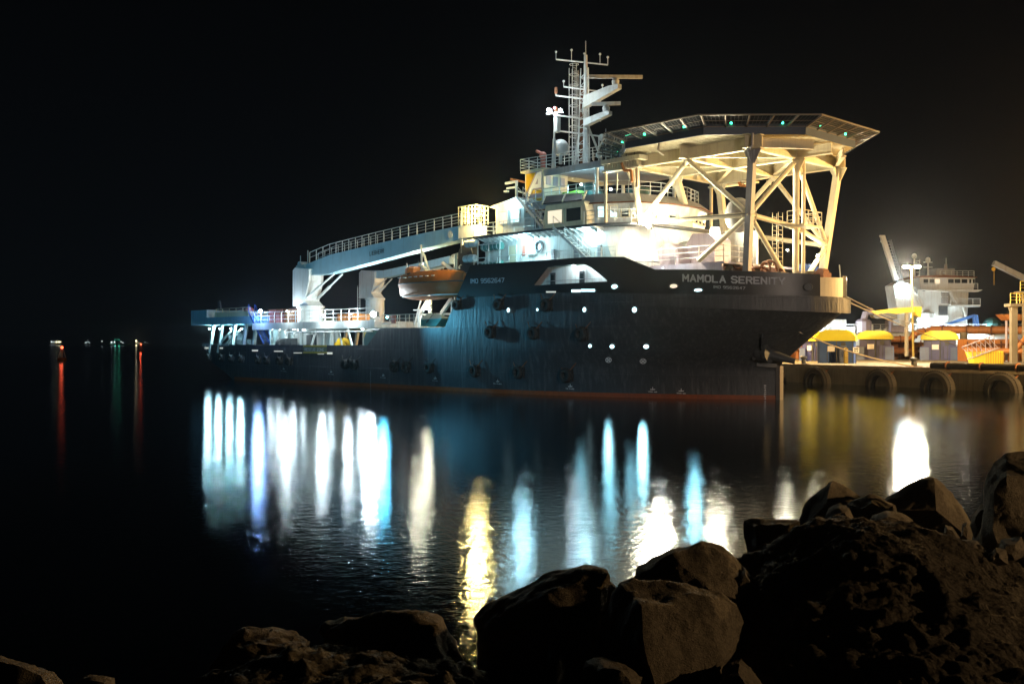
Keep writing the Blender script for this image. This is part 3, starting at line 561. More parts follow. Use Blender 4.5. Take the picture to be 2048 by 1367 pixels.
tipx, tipz, tipb = boom1[-1]; tb = MB(); tb.box((tipx-.1, cy1-.75, tipb+.1), (tipx+2.2, cy1+.75, tipz-.1)); tb.box((tipx+.3, cy1-.8, tipb-1.3), (tipx+.5, cy1+.8, tipb)); tb.lathe((tipx-1.4, cy1-.66, tipz-.7), [(.35, 0), (.35, .03)], 12, 'y'); build('boom_head', tb, 'white', bo1)
build('head_cage', MB().rail([(tipx, cy1-.8, tipz), (tipx+2.3, cy1-.8, tipz), (tipx+2.3, cy1+.8, tipz), (tipx, cy1+.8, tipz), (tipx, cy1-.8, tipz)], h=1.7, step=.5, rows=4, r=.045), 'cream', bo1)
build('winch', MB().lathe((boom1[0][0]+.6, cy1-.5, boom1[0][1]+.35), [(.35, 0), (.35, 1.0)], 12, 'y').box((boom1[0][0]+.3, cy1-.7, boom1[0][1]), (boom1[0][0]+2.0, cy1+.7, boom1[0][1]+.25)).cyl((boom1[0][0]+1.6, cy1, boom1[0][1]), (boom1[0][0]+1.6, cy1, boom1[0][1]+1.9), .06).cyl((boom1[0][0]+.1, cy1, boom1[0][1]), (boom1[0][0]+.1, cy1, boom1[0][1]+1.4), .05), 'white', bo1)
wd = []
def fit_text(txt, place, height, width, bold=.02, parent=None, m='ink', name='lettering', wt=1.05):
    """place(u, v): u 0..1 along the width, v 0..1 up the height -> point"""
    raw = block_letters(txt, 1.35 if name == 'ship_name' else wt); xs = [q[0] for q in raw.v]; ys = [q[1] for q in raw.v]; x0, x1, y0, y1 = min(xs), max(xs), min(ys), max(ys)
    mb = MB(); mb.add([place((x-x0)/(x1-x0), (y-y0)/(y1-y0))+V((0, -z, 0)) for x, y, z in raw.v], raw.f); me_ = build(name, mb, m, parent); return me_
sl = (boom1[3][2]-boom1[2][2])/(boom1[3][0]-boom1[2][0])
def boom_text(txt, pa, pb, y, hgt, parent):
    a = S(*pa, y=y); c = S(*pb, y=y); fit_text(txt, lambda u, v: V((a.x+(c.x-a.x)*u, y, a.z+(c.z-a.z)*u+v*hgt)), hgt, 0, .03, parent)
boom_text('LIEBHERR', (739, 512), (768, 506), cy1-.66, .45, bo1)
# second, smaller crane to port
cy2 = 6.2; c2x = S(750, 620, y=cy2).x; zp2 = S(750, 596, y=cy2).z
boom2 = [bz(728, 541, 553, cy2), bz(744, 541, 557, cy2), bz(772, 541, 556, cy2), bz(840, 527, 542, cy2), bz(905, 512, 527, cy2)]
crane2, bo2 = crane(c2x, cy2, 5.7, zp2, 1.15, boom2[0][1], boom2, False, 'smaller white deck crane standing behind the large crane', .8)
boom_text('LIEBHERR', (829, 527), (862, 521), cy2-.56, .5, bo2)
build('caged_ladder', MB().ladder((c2x-2.0, cy2-1, 6.6), (c2x-2.0, cy2-1, zp2+1.6), .5, (1, 0, 0)).ladder((c2x-1.5, cy2-1.4, 8.6), (c2x-1.5, cy2-1.4, zp2+1.4), .5, (1, 0, 0)), 'white', crane2)
x_, z_, b_ = boom2[-1]; build('grab_head', MB().tube([V((x_, cy2, z_)), V((x_+1.6, cy2, z_+.2)), V((x_+2.2, cy2, z_-.8)), V((x_+1.2, cy2, z_-1.4))], .2, 6).tube([V((x_-3, cy2-.6, b_-.6)), V((x_, cy2-.6, b_-.3)), V((x_+1, cy2-.6, b_-.9))], .12, 6).ladder((x_-2.6, cy2-.7, b_-.9), (x_-.2, cy2-.7, b_-.5), .6, (0, .3, 1), .5, .05), 'cream', bo2)
# ================================================================= working platform over the aft deck
ps = MB(); pz = 6.55
ps.box((-64.5, -8.4, 5.95), (-40.6, 8.4, pz)); ps.box((-64.5, -8.55, 5.9), (-40.6, -8.4, pz+.12)); plat = build('working_platform', ps, 'white', ship)
add_rail([(-64.2, -8.4, pz+.1), (-40.8, -8.4, pz+.1)], plat, step=1.5, h=1.25); add_rail([(-64.2, 8.3, pz+.1), (-40.8, 8.3, pz+.1)], plat, step=2, h=1.25); add_rail([(-39.6, -8.4, 5.85), (-34.5, -8.4, 5.85)], ship, step=1.3, h=1.3)
build('beam_rail', MB().cyl((-57, -8.52, 5.55), (-41, -8.52, 5.55), .07), 'white', plat)
# stern gantry: big blue-grey box with raking legs
a = S(382, 621, y=-8.4); gx0, gx1 = a.x, -64.6
gb = MB(); gb.box((gx0, -8.4, 6.62), (gx1, 8.4, 7.55)); gb.box((gx0, -8.4, 7.55), (gx0+4.2, 8.4, a.z)); gant = build('stern_gantry', gb, mat('blue_grey_steel_paint', (.24, .44, .56), .5, streak=.3), ship)
for i, xx in enumerate((-75.6, -73.4, -70.2, -67.6, -65.2)):
    for sd in (-8.1, 8.1): build('leg', MB().beam((xx, sd, 3.2), (xx+.9, sd, 6.62), .35, .35), 'white', gant)
build('brace', MB().beam((-75.2, -8.0, 3.4), (-69.6, -8.0, 6.2), .22, .22).beam((-74, -7.9, 3.2), (-68.6, -7.9, 5.9), .2, .2), 'white', gant)
build('stowed_gangway', MB().rail([(-74.2, -8.0, 7.7), (-66, -8.0, 7.7)], h=.9, step=1.5, rows=3).box((-74.2, -8.2, 7.55), (-66, -6.4, 8.15)), 'cream', ship)
build('radar_reflector', MB().prism([(-73.6, -8, 8.4), (-73.1, -8, 8.4), (-73.4, -8, 9.6), (-73.9, -8, 9.6)], (0, .2, 0)), 'dgrey', gant)
build('staircase', MB().stairs((-62.2, -8.0, 4.3), (-65.6, -8.0, 8.0), .8), 'blue', ship)
# lit bulkheads, pillars, arch and tank under the platform
bk = MB(); bk.box((-66, -5.4, 3.0), (-51.5, -5.2, 5.95)); bk.box((-46.4, -5.4, 3.0), (-40.5, -5.2, 5.95)); bk.box((-51.5, -2.2, 3), (-46.4, -2.0, 5.95))
for k in range(9): bk.cyl((-64.5+1.55*k, -5.9, 3), (-64.5+1.55*k, -5.9, 5.95), .13+.07*(k % 3))
build('bulkhead', bk, 'white', ship)
ar = MB(); ar.tube([V((-52.4, -8.3, 4.1)), V((-51.6, -8.3, 5.5)), V((-51.1, -8.3, 5.85)), V((-45.6, -8.3, 5.85)), V((-44.8, -8.3, 4.1))], .12, 6); ar.tube([V((-47.2, -8.3, 5.8)), V((-46.6, -8.3, 4.1))], .1, 6); build('arch_frame', ar, 'white', ship)
build('hose_reel', MB().lathe((-49, -6.8, 4.1), [(.85, -.1), (.85, 0), (.3, .02), (.3, .5), (.85, .52), (.85, .6)], 20, 'y').lathe((-50.6, -6.3, 4.0), [(.5, 0), (.5, .5)], 16, 'y'), 'gold', ship)
build('storage_rack', MB().box((-47.8, -4.5, 4.9), (-45.6, -4.2, 5.6)).box((-47.8, -4.5, 4.0), (-45.6, -4.2, 4.25)).rail([(-47.8, -4.6, 3.2), (-45.6, -4.6, 3.2)], h=2.4, step=.8), 'yellow', ship)
build('deck_tank', MB().lathe((-42.2, -7.9, 4.55), [(.3, 0), (1.15, .02), (1.15, 2.4), (.9, 2.8)], 20, 'y'), 'tank', ship, smooth=True)
for q_ in (MB().box((-59.6, -7.2, 3), (-58.2, -6.4, 4.9)), MB().lathe((-60.8, -6.8, 4.2), [(.7, -.4), (.7, .4)], 14, 'x'), MB().box((-55.6, -6.9, 3), (-54.6, -6.2, 5.3)), MB().lathe((-70.2, -7, 4.0), [(.5, 0), (.7, .8), (.3, 1.6)], 12), MB().box((-67.8, -7.4, 3), (-66.8, -6.6, 4.8)), MB().lathe((-57, -7.6, 3.6), [(.45, -.5), (.45, .5)], 12, 'y'), MB().box((-72.4, -7.3, 3), (-71.8, -6.8, 5.4))): build('deck_machine', q_, 'dgrey', ship)
# deck cargo
def container(px0, px1, pyt, y, m, lab):
    a = S(px0, 642, y=y); c = S(px1, pyt, y=y); t = thing('cargo_basket', lab, 'container', ((a.x+c.x)/2, y, pz), True, 'cargo on the working platform')
    mb = MB(); mb.box((a.x, y, pz), (c.x, y+2.4, c.z)); 
    for k in range(int((c.x-a.x)/.5)): mb.box((a.x+.15+.5*k, y-.05, pz+.1), (a.x+.3+.5*k, y+.0, c.z-.1))
    build('body', mb, m, t); f = MB()
    for xx in (a.x-.02, c.x+.02):
        f.beam((xx, y-.06, pz), (xx, y-.06, c.z), .12, .12)
    f.beam((a.x, y-.06, c.z), (c.x, y-.06, c.z), .12, .12); build('frame', f, 'rust', t)
container(538, 568, 618, -6.2, 'pink', 'salmon red cargo bin left of the large crane pedestal'); container(566, 597, 617, -6.0, 'orangeb', 'amber lit cargo container touching the large crane pedestal'); container(676, 704, 627, -4.5, 'orangeb', 'small orange cargo bin between the two crane pedestals')
t = thing('mooring_buoy', 'round salmon pink buoy stowed on the stern platform beside the blue lamp', 'buoy', (S(499, 630, y=-6.5).x, -6.5, 7.6), True)
build('body', MB().ball((S(499, 622, y=-6.5).x, -6.5, 8.15), .62, 10), 'pink', t, smooth=True); build('lifting_eye', MB().torus((S(499, 622, y=-6.5).x, -6.5, 8.82), .1, .03, 'y', 10, 5), 'dgrey', t)
# ---- davit
dv = MB(); dz = 5.75
for xx in (-36.6, -33.2):
    dv.beam((xx, -6.0, dz), (xx, -6.0, dz+1.5), .3, .35); dv.beam((xx, -6.0, dz+1.5), (xx+1.6, -6.0, dz+3.0), .3, .35); dv.beam((xx+1.6, -6.0, dz+3.0), (xx+1.6, -6, 11.3), .3, .35); dv.beam((xx+1.6, -6.0, dz), (xx+1.6, -6.0, dz+3.0), .25, .3); dv.beam((xx+1.6, -6, 11.3), (xx+1.4, -7.2, 12.0), .25, .3)
dv.beam((-36.6, -6, dz+1.4), (-31.6, -6, dz+1.4), .15, .15); dv.beam((-37.4, -6.1, dz), (-36.2, -6.1, dz+3.2), .12, .12); dv.beam((-37.4, -6.1, dz+1.9), (-34.6, -6.1, dz+1.9), .12, .12)
davit = build('boat_davit', dv, 'white', ship)
build('davit_arm', MB().beam((-35.0, -7, 11.2), (-34.4, -7.6, 13.8), .16, .2).beam((-33.8, -7, 11.2), (-34.2, -7.6, 13.2), .16, .2).cyl((-34.6, -7.5, 10.9), (-34.0, -7.5, 11.6), .25), 'white', davit)
build('floodlight_post', MB().cyl((-31.1, -6.0, dz), (-31.1, -6.0, 12.8), .2).cyl((-29.6, -6.0, dz), (-29.6, -6.0, 9.2), .12), 'cream', davit)
# ---- enclosed lifeboat hanging in the davit
l0, l1 = S(801, 570, y=-7.3), S(930, 570, y=-7.3); lx0, lx1 = l0.x, l1.x; lzb, lzm, lzt = S(860, 600, y=-7.3).z, S(860, 566, y=-7.3).z, S(860, 541, y=-7.3).z
lb = thing('lifeboat', 'enclosed orange lifeboat hanging in the davit beside the deckhouse', 'lifeboat', ((lx0+lx1)/2, -7.3, lzb), True)
def hullmesh(x0, x1, yc, prof, n_=16, pin=.55, low_=True):
    mb = MB(); m_ = len(prof); vs = []
    for i in range(n_+1):
        t = i/n_; k = max(.03, (1-abs(2*t-1)**2.8))**pin; rise = .55*abs(2*t-1)**3
        for (hy, z) in prof: vs.append((x0+(x1-x0)*t, yc+hy*k, z+(rise*max(0, (lzm-z)/(lzm-lzb)) if low_ else -rise*.6 if z > lzm+.1 else 0)))
    mb.add(vs, [(i*m_+j, i*m_+(j+1) % m_, (i+1)*m_+(j+1) % m_, (i+1)*m_+j) for i in range(n_) for j in range(m_)]+[tuple(range(m_)), tuple(reversed(range(n_*m_, (n_+1)*m_)))]); return mb
low = [(0, lzb), (.75, lzb+.35), (1.3, lzm-.4), (1.4, lzm), (-1.4, lzm), (-1.3, lzm-.4), (-.75, lzb+.35)]
build('hull', hullmesh(lx0, lx1, -7.3, low), 'orange', lb, smooth=True)
upp = [(1.38, lzm+.02), (1.28, lzm+.6), (.85, lzt-.1), (.3, lzt), (-.3, lzt), (-.85, lzt-.1), (-1.28, lzm+.6), (-1.38, lzm+.02)]
cano = build('canopy', hullmesh(lx0+.02, lx1-.02, -7.3, upp, low_=False), 'orange', lb, smooth=True)
def sweep(z, r, m, name, x0=lx0, x1=lx1, hw=1.42, par=lb):
    pts = []
    for i in range(25):
        t = i/24; k = max(.03, (1-abs(2*t-1)**2.8))**.55; pts.append(V((x0+(x1-x0)*t, -7.3-hw*k, z)))
    build(name, MB().tube(pts, r, 6), m, par)
sweep(lzm, .06, 'dgrey', 'fender_belt'); sweep(lzb+.42, .07, 'raft', 'bilge_rail', lx0+.6, lx1-.6, 1.02)
build('coxswain_dome', MB().lathe((lx0+2.2, -7.3, lzt-.15), [(.95, 0), (.9, .45), (.55, .65)], 8), 'orange', cano)
for k in range(7): x = lx0+1.3+k*.85; build('reflective_strip', MB().box((x, -8.66-(.03 if 0 < k < 6 else 0), lzm+.55), (x+.35, -8.5, lzm+.62)), 'mark', cano)
for k in range(5): x = lx0+2.2+k*.95; build('pane', MB().box((x, -8.2, lzt-.35), (x+.45, -8.12, lzt-.15)), 'glass', cano)
build('lifting_hook', MB().cyl((lx0+1, -7.3, lzt-.2), (lx0+1, -7.3, lzt+.9), .05).cyl((lx1-1, -7.3, lzt-.2), (lx1-1, -7.3, lzt+.9), .05), 'dgrey', lb)
# ---- covered rescue boat on the bulwark deck
rx0, rx1 = S(853, 640, y=-7.2).x, S(890, 640, y=-7.2).x
t = thing('rescue_boat', 'small rescue boat under a pale teal tarpaulin at the foot of the deckhouse', 'boat', ((rx0+rx1)/2, -7.2, 5.75), True)
build('hull', MB().prism([(rx0, -7.9, 5.95), (rx1-.5, -7.9, 5.95), (rx1, -7.6, 6.7), (rx0, -7.9, 6.6)], (0, 1.5, 0)), 'teal', t); tp = MB()
tp.add([(rx0, -8, 6.6), (rx1, -7.6, 6.7), (rx1, -6.6, 6.7), (rx0, -6.4, 6.6), (rx0+.3, -7.2, 7.3), (rx1-.7, -7.2, 7.1)], [(0, 1, 5, 4), (1, 2, 5), (2, 3, 4, 5), (3, 0, 4), (0, 3, 2, 1)]); build('cover', tp, mat('pale_tarpaulin', (.35, .48, .46), .6, var=.25, bump=.05, bscale=4), t)
build('lashing', MB().tube([V((rx0+1, -8.05, 6.3)), V((rx0+1.2, -7.2, 7.28)), V((rx0+1.2, -6.3, 6.4))], .05), 'dgrey', t)
build('signboard', MB().box((-38.2, -8.3, 6.3), (-37.5, -8.25, 7.2)), 'pink', ship)
# ---- life raft canisters on their rack
rk = MB(); r0 = S(962, 500, y=-7.7).x; r1 = S(1006, 500, y=-7.7).x
for z in (11.55, 13.15):
    rk.beam((r0, -8.05, z), (r1, -8.05, z), .08, .08); rk.beam((r0, -7.2, z), (r1, -7.2, z), .08, .08)
for x in (r0+.02, (r0+r1)/2, r1): rk.beam((x, -8.1, 10.9), (x, -8.1, 13.6), .08, .08)
build('raft_rack', rk, 'white', ship)
names = {(0, 0): 'upper aft', (1, 0): 'upper forward', (0, 1): 'lower aft', (1, 1): 'lower forward'}
for i in range(2):
    for j in range(2):
        cxr = r0+(r1-r0)*(.27+.47*i); z = 12.95 if j == 0 else 11.35; t = thing('life_raft', names[(i, j)]+' dark teal life raft canister on the side rack', 'life raft', (cxr, -7.65, z-.35), True, 'life raft canisters on the rack')
        build('canister', MB().lathe((cxr, -7.65, z), [(.12, -.62), (.33, -.55), (.38, -.3), (.38, .3), (.33, .55), (.12, .62)], 16, 'x'), 'teal', t, smooth=True)
        build('strap', MB().torus((cxr-.25, -7.65, z), .385, .02, 'x', 16, 4).torus((cxr+.25, -7.65, z), .385, .02, 'x', 16, 4), 'mark', t)
for k, (px, py, lab) in enumerate(((943, 487, 'upper white life raft canister beside the crane head'), (940, 517, 'lower white life raft canister beside the crane head'))):
    p = S(px, py, y=-7.8); t = thing('life_raft', lab, 'life raft', p-V((0, 0, .35)), True, 'life raft canisters on the rack'); build('canister', MB().lathe(p, [(.1, -.8), (.33, -.7), (.38, 0), (.33, .7), (.1, .8)], 16, 'x'), 'raft', t, smooth=True); build('strap', MB().torus(p, .39, .02, 'x', 16, 4), 'dgrey', t)
p = S(1078, 493, y=-7.0); t = thing('lifebuoy', 'ring lifebuoy hanging on the lit deckhouse wall', 'lifebuoy', p, True); build('ring', MB().torus(p, .42, .12, 'y', 20, 8), 'dgrey', t, smooth=True); build('grab_line', MB().torus(p-V((0, .1, 0)), .56, .02, 'y', 16, 4), 'mark', t)
p = S(930, 510, y=-7.4); build('mooring_reel', MB().lathe(p, [(1.0, 0), (1.0, .1), (.35, .12), (.35, .7), (1.0, .72), (1.0, .8)], 20, 'y').box(p+V((-.8, .1, -1.6)), p+V((.8, .8, -.9))), 'dgrey', ship)
# ================================================================= hull openings, portholes, lettering
def hp(px, py, off=.02, z=None):                             # point of the hull's starboard side seen at a photo position
    y = -8.5
    for _ in range(12):
        q = S(px, py, y=y); y = -hb(q.x, q.z)
    return V((q.x, y-off, q.z))
def hull_disc(px, py, r, name, m, rim=True, sx=1.0):
    c = hp(px, py, .03); a = hp(px+3, py, .03)-hp(px-3, py, .03); a.z = 0; a.normalize(); nn = V((a.y, -a.x, 0)); 
    if nn.y > 0: nn = -nn
    up = (hp(px, py-2.5, .03)-hp(px, py+2.5, .03)).normalized(); nn = a.cross(up); nn = -nn if nn.y > 0 else nn; c = c+nn*.02
    o = MB(); n_ = 16; o.prism([c+a*(r*sx*math.cos(2*math.pi*k/n_))+up*(r*math.sin(2*math.pi*k/n_)) for k in range(n_)], nn*.02); ob = build(name, o, m, hull)
    if rim:
        rg = MB(); pts = [c+nn*.03+a*((r+.04)*sx*math.cos(2*math.pi*k/n_))+up*((r+.04)*math.sin(2*math.pi*k/n_)) for k in range(n_+1)]; rg.tube(pts, .045, 5); build('rim', rg, 'dgrey', ob)
    return ob
for px, py, r, m in ((1018, 620, .2, 'port'), (1076, 619, .13, 'port'), (1170, 619, .2, 'port'), (1270, 619, .22, 'port'), (1181, 691, .17, 'port'), (1225, 692, .21, 'port'), (1293, 692, .23, 'port')): hull_disc(px, py, r, 'porthole', m)
for px, py, r, sx in ((1230, 573, .17, 1.7), (1397, 580, .11, 2.8)): hull_disc(px, py, r, 'fairlead', 'port', True, sx)
hull_disc(1348, 572, .15, 'fairlead', 'litwarm', True, 2.0); hull_disc(1619, 574, .2, 'fairlead', 'dgrey', True, 1.3)
# freeing-port slots with light behind
mat('dim_lit_slot', (.5, .5, .45), .3, emit=((1, .96, .85), .55)); M['dimslot'] = MATS['dim_lit_slot']
def slot(px0, px1, py, h, m=None):
    m = m or ('port' if px0 > 1100 else 'dimslot')
    a, c = hp(px0, py, .06), hp(px1, py, .06); build('freeing_port', MB().prism([a, c, c+V((0, 0, h)), a+V((0, 0, h))], (0, .05, 0)), m, hull)
for q in ((1144, 1161, 584, .2), (1163, 1190, 583, .2), (1093, 1112, 585, .12), (505, 516, 702, .16), (549, 566, 703, .1), (655, 665, 708, .2), (588, 604, 706, .08), (636, 648, 708, .06), (410, 419, 697, .2), (440, 446, 697, .15)): slot(*q)
# thruster marks: white ring with a cross
for px, py in ((1218, 719.5), (1287, 722)):
    c = hp(px, py, .03); a = (hp(px+4, py, .03)-hp(px-4, py, .03)).normalized(); up = (hp(px, py-2.5, .03)-hp(px, py+2.5, .03)).normalized(); c.y -= .03; mk = MB(); r = .28; n_ = 24
    vs = [c+a*(rr*math.cos(2*math.pi*k/n_))+up*(rr*math.sin(2*math.pi*k/n_)) for rr in (r, r*.72) for k in range(n_)]; mk.add(vs, [(k, (k+1) % n_, n_+(k+1) % n_, n_+k) for k in range(n_)])
    for t in (45, 135): d = a*math.cos(R(t))+up*math.sin(R(t)); e2 = a*math.sin(R(t))-up*math.cos(R(t)); mk.add([c-d*r*.8-e2*.05, c+d*r*.8-e2*.05, c+d*r*.8+e2*.05, c-d*r*.8+e2*.05], [(0, 1, 2, 3)])
    build('thruster_mark', mk, 'mark', hull)
def hull_text(txt, p0, p1, hgt, m, name='ship_name', parent=None, bold=.008, lean=0, off=.05):
    fit_text(txt, lambda u, v: hp(p0[0]+(p1[0]-p0[0])*u+lean*v, p0[1]+(p1[1]-p0[1])*u-hgt*v, off), 0, 0, bold, parent or hull, m, name)
hull_text('MAMOLA SERENITY', (1364, 563.5), (1571, 570.5), 16, 'dullmark', bold=.012, off=.0)
hull_text('IMO 9562647', (1427, 576.5), (1491, 579), 6, 'dullmark', 'registry_number', off=.0)
hull_text('IMO 9562647', (941, 567), (1009, 565), 10, 'dullmark', 'registry_number', off=.0)
hull_text('MAMOLA', (406, 692), (425, 692), 6, 'dullmark'); hull_text('SERENITY', (440, 692), (459, 692), 6, 'dullmark')
# rescue zone panel
def hquad(x0, y0_, x1, y1, m, name, off, parent=hull):
    return build(name, MB().prism([hp(x0, y1, off), hp(x1, y1+.5, off), hp(x1, y0_+.5, off), hp(x0, y0_, off)], (0, .01, 0)), m, parent)
rz = hquad(606, 690, 654, 706, mat('hull_marking_green', (.10, .13, .10), .5), 'rescue_zone_panel', .03)
sg = MB()
for k in range(17):
    x = 607+k*2.8
    for (ya, yb) in ((690, 693.2), (703, 706.2)): sg.prism([hp(x, yb, .05), hp(x+1.4, yb, .05), hp(x+3, ya, .05), hp(x+1.6, ya, .05)], (0, .01, 0))
build('hazard_stripe', sg, 'yellow', rz); hull_text('RESCUE ZONE', (610, 702), (649, 702.5), 7, 'dullmark', 'rescue_lettering', rz, off=.06)
for px, py in ((568, 738), (663, 744), (767, 751), (871, 757), (996, 763), (1141, 773), (1306, 779), (1363, 782)):
    k_ = MB(); c = hp(px, py, .04); a = (hp(px+3, py, .04)-hp(px-3, py, .04)).normalized(); w_ = .2
    k_.add([c-a*w_, c+a*w_, c+a*w_+V((0, 0, .05)), c-a*w_+V((0, 0, .05)), c-a*.02-V((0, 0, .02)), c+a*.02-V((0, 0, .02)), c+a*.02+V((0, 0, .22)), c-a*.02+V((0, 0, .22))], [(0, 1, 2, 3), (4, 5, 6, 7)])
    build('tank_mark', k_, 'mark', hull); hull_text('VOID WB' if px > 1200 else 'TK FUEL', (px-9 if px > 900 else px-6, py+4.5), (px+9 if px > 900 else px+6, py+5.5), 2.2, 'dullmark' if px < 900 else 'mark', 'tank_lettering', off=.05)
for j in range(7): hull_text(('8', '6', '4', '2', '8', '6', '4')[j], (1528.7, 772+j*4.3), (1533.3, 772+j*4.3), 2.6, 'mark', 'draught_mark', off=.06)
for j in range(8): hull_text(('2', '8', '6', '4', '2', '8', '6', '4')[j], (741, 744+j*4.0), (742.8, 744+j*4.0), 1.7, 'dullmark', 'draught_mark', off=.05)
# anchor recess near the stem
ap = MB(); q = [hp(1507, 664, -.3), hp(1583, 664, -.6), hp(1556, 700, -.2), hp(1556, 733, -.1), hp(1513, 729, -.2), hp(1505, 700, -.2)]
an = MB(); c = hp(1531, 705, .35); an.lathe(c+V((0, .2, 0)), [(.62, -.5), (.62, .1), (.75, .2), (.75, .5)], 14, 'x'); an.beam(hp(1531, 672, .4), hp(1531, 722, .5), .12, .35); an.beam(hp(1510, 716, .3), hp(1552, 706, .5), .35, .3); an.prism([hp(1505, 664, .25), hp(1583, 664, .35), hp(1583, 668, .05), hp(1505, 668, .05)], (0, .3, 0)); an.cyl(hp(1545, 708, .3), V((1.9, -.9, 3.0)), .45, .2, 12); an.beam(hp(1515, 728, .15), hp(1556, 731, .2), .3, .3)
build('anchor', an, 'dgrey', hull)
build('stem_band', MB().beam((.05, 0, 0.0), (.06, 0, 2.6), .5, .35), mat('worn_grey_stem_paint', (.16, .15, .14), .6, streak=.5), hull)
# ---- rubber fenders hung along the hull
def fender(px, py, rr, lab, grp='rubber fenders hung along the hull'):
    p = hp(px, py, .28); t = thing('hull_fender', lab, 'fender', p, True, grp); tt = MB()
    for dy in (-.12, .14): tt.torus(p+V((0, dy, 0)), rr*.68, rr*.34, 'y', 12, 6)
    tt.box(p+V((-rr*.95, .02, -rr*.8)), p+V((rr*.95, .2, rr*.8))); build('tyre', tt, 'tyre', t)
    for k_ in (-1, 1): build('chain', MB().tube([p+V((k_*rr*.7, 0, rr*.7)), p+V((k_*rr*1.5, .2, rr*1.7))], .04, 4), 'rust' if px > 900 else 'tyre', t)
rows = [('top', [(918, 610, 11), (1001, 609, 12), (1097, 610, 13)]), ('middle', [(985, 664, 13), (1071, 666, 13), (1167, 668, 14)]), ('bottom', [(862, 735, 12), (953, 741, 13), (1041, 744, 13), (1137, 750, 14)])]
ordn = ['first from the stern side', 'second from the stern side', 'third from the stern side', 'last toward the bow']
for rn, lst in rows:
    for k, (px, py, r) in enumerate(lst): fender(px, py, r/24*1.05, '%s row tyre fender amidships, %s' % (rn, ordn[k]))
afts = [421, 447, 466, 486, 520, 537, 563, 582, 694, 712, 793, 816]
for k, px in enumerate(afts):
    py = 714+(px-421)*.05; fender(px, py, (8.5+(px-421)*.007)/19.5, 'dark tyre fender low on the after hull, number %d counting from the stern' % (k+1))
# ================================================================= foredeck machinery
fd = MB(); fd.box((-8.2, -5.6, 10.3), (-1.2, 5.6, 10.45)); fd.box((-8.2, -5.6, 8.05), (-1.4, -5.4, 10.3)); build('winch_platform', fd, 'purple', ship)
add_rail([(-8.0, -5.5, 10.45), (-1.3, -5.5, 10.45), (-1.3, -1.5, 10.45)], step=2.1, h=1.25)
sc1 = S(1345, 512, y=-3.4).x; build('winch_housing', MB().lathe((sc1, -4.2, 11.2), [(1.0, 0), (1.15, .15), (1.15, 1.6), (1.0, 1.75)], 10, 'y').box((sc1-1.3, -4.2, 10.45), (sc1+1.2, -2.5, 11.2)), 'purple', ship)
sc2 = S(1410, 500, y=-2.2).x; build('deck_locker', MB().prism([(sc2-1.5, -2.6, 10.45), (sc2+1.2, -2.6, 10.45), (sc2+1.2, -2.6, 12.5), (sc2+.6, -2.6, 13.0), (sc2-.9, -2.6, 13.1), (sc2-1.5, -2.6, 12.3)], (0, 2.2, 0)), 'purple', ship)
build('vent_drum', MB().lathe((sc1-.2, -1.6, 11.5), [(1.15, 0), (1.2, .2), (1.2, 1.4)], 16, 'y'), 'white', ship)
build('side_locker', MB().box((-6.8, 1.5, 10.45), (-3.0, 1.8, 13.4)).box((-6.8, 1.8, 10.45), (-6.6, 4.6, 13.4)), 'white', ship)
wl_ = MB()
for cx_, cy_2, r in ((-1.2, -3.6, .75), (1.0, -3.0, .7)):
    wl_.lathe((cx_, cy_2, 9.35), [(r, 0), (r, .1), (.4, .12), (.4, 1.1), (r, 1.12), (r, 1.25)], 14, 'y')
wl_.box((-2.6, -4.2, 8.6), (2.2, -2.0, 9.1)); wl_.box((-.3, -2.2, 8.1), (.5, -1, 9.9)); windlass = build('anchor_windlass', wl_, 'rust', ship)
cb2 = MB(); random.seed(3)
for k in range(9): a = V((random.uniform(-2.4, 1.8), random.uniform(-4, -2.2), 9.75+random.uniform(-.1, .3))); cb2.torus(a, .35+random.random()*.3, .09, random.choice('xyz'), 12, 5)
build('coiled_chain', cb2, 'rust', windlass)
for q_ in (((-3.3, -5.0, 8.1), (-1.9, -4.2, 9.7)), ((-1.8, -5.0, 8.1), (-.9, -4.3, 9.8)), ((1.0, -3.3, 8.1), (2.2, -2.2, 9.6)), ((2.4, -1.9, 8.1), (3.1, -.6, 9.5)), ((.6, 1.4, 8.1), (2.4, 3.0, 9.9))): build('deck_block', MB().box(*q_), 'conc', ship)
build('bow_roller', MB().box((2.5, .8, 8.4), (3.3, 2.0, 9.7)).lathe((2.9, 1.0, 9.7), [(.35, 0), (.35, .8)], 12, 'y'), 'rust', ship)
build('rope_drum', MB().lathe((.2, 3.2, 9.9), [(.8, 0), (.3, .1), (.3, 1.2), (.8, 1.3)], 14, 'y').box((-.8, 2.6, 8.1), (1.4, 4.8, 9.2)), 'blue', ship)
build('jackstaff', MB().cyl((4.7, 1.0, 8), (4.5, 1.0, 10.2), .04), 'white', ship)
# ================================================================= ship lamps: a housing with a glowing lens and its own light
def lamp(px, py, y, col, power, r=.16, aim=None, spot=None, size=.2, strength=60, off=(0, -.12, 0), shell=True, parent=ship, x=None, lens=True, blend=.7):
    p = S(px, py, x=x) if x is not None else S(px, py, y=y)
    if shell: h_ = build('floodlight', MB().box(p+V((-size, .02, -size*.7)), p+V((size, size*1.2, size*.7))).cyl(p+V((0, size, 0)), p+V((0, size*2.2, -size)), .04), 'dgrey', parent)
    if lens: build('lens', MB().ball(p+V((0, -size*.25, 0)), size*.8, 8), emis('lens_%02d%02d%02d_%d' % (col[0]*99, col[1]*99, col[2]*99, strength), col, strength), h_ if shell else parent)
    q = p+V(off)*1.0+V((0, -size*1.2, 0))
    lo = light(SW(q), col, power, r, 'SPOT' if spot else 'POINT', SW(q+V(aim)) if aim else None, spot or 120, blend); return q
K = 1.0
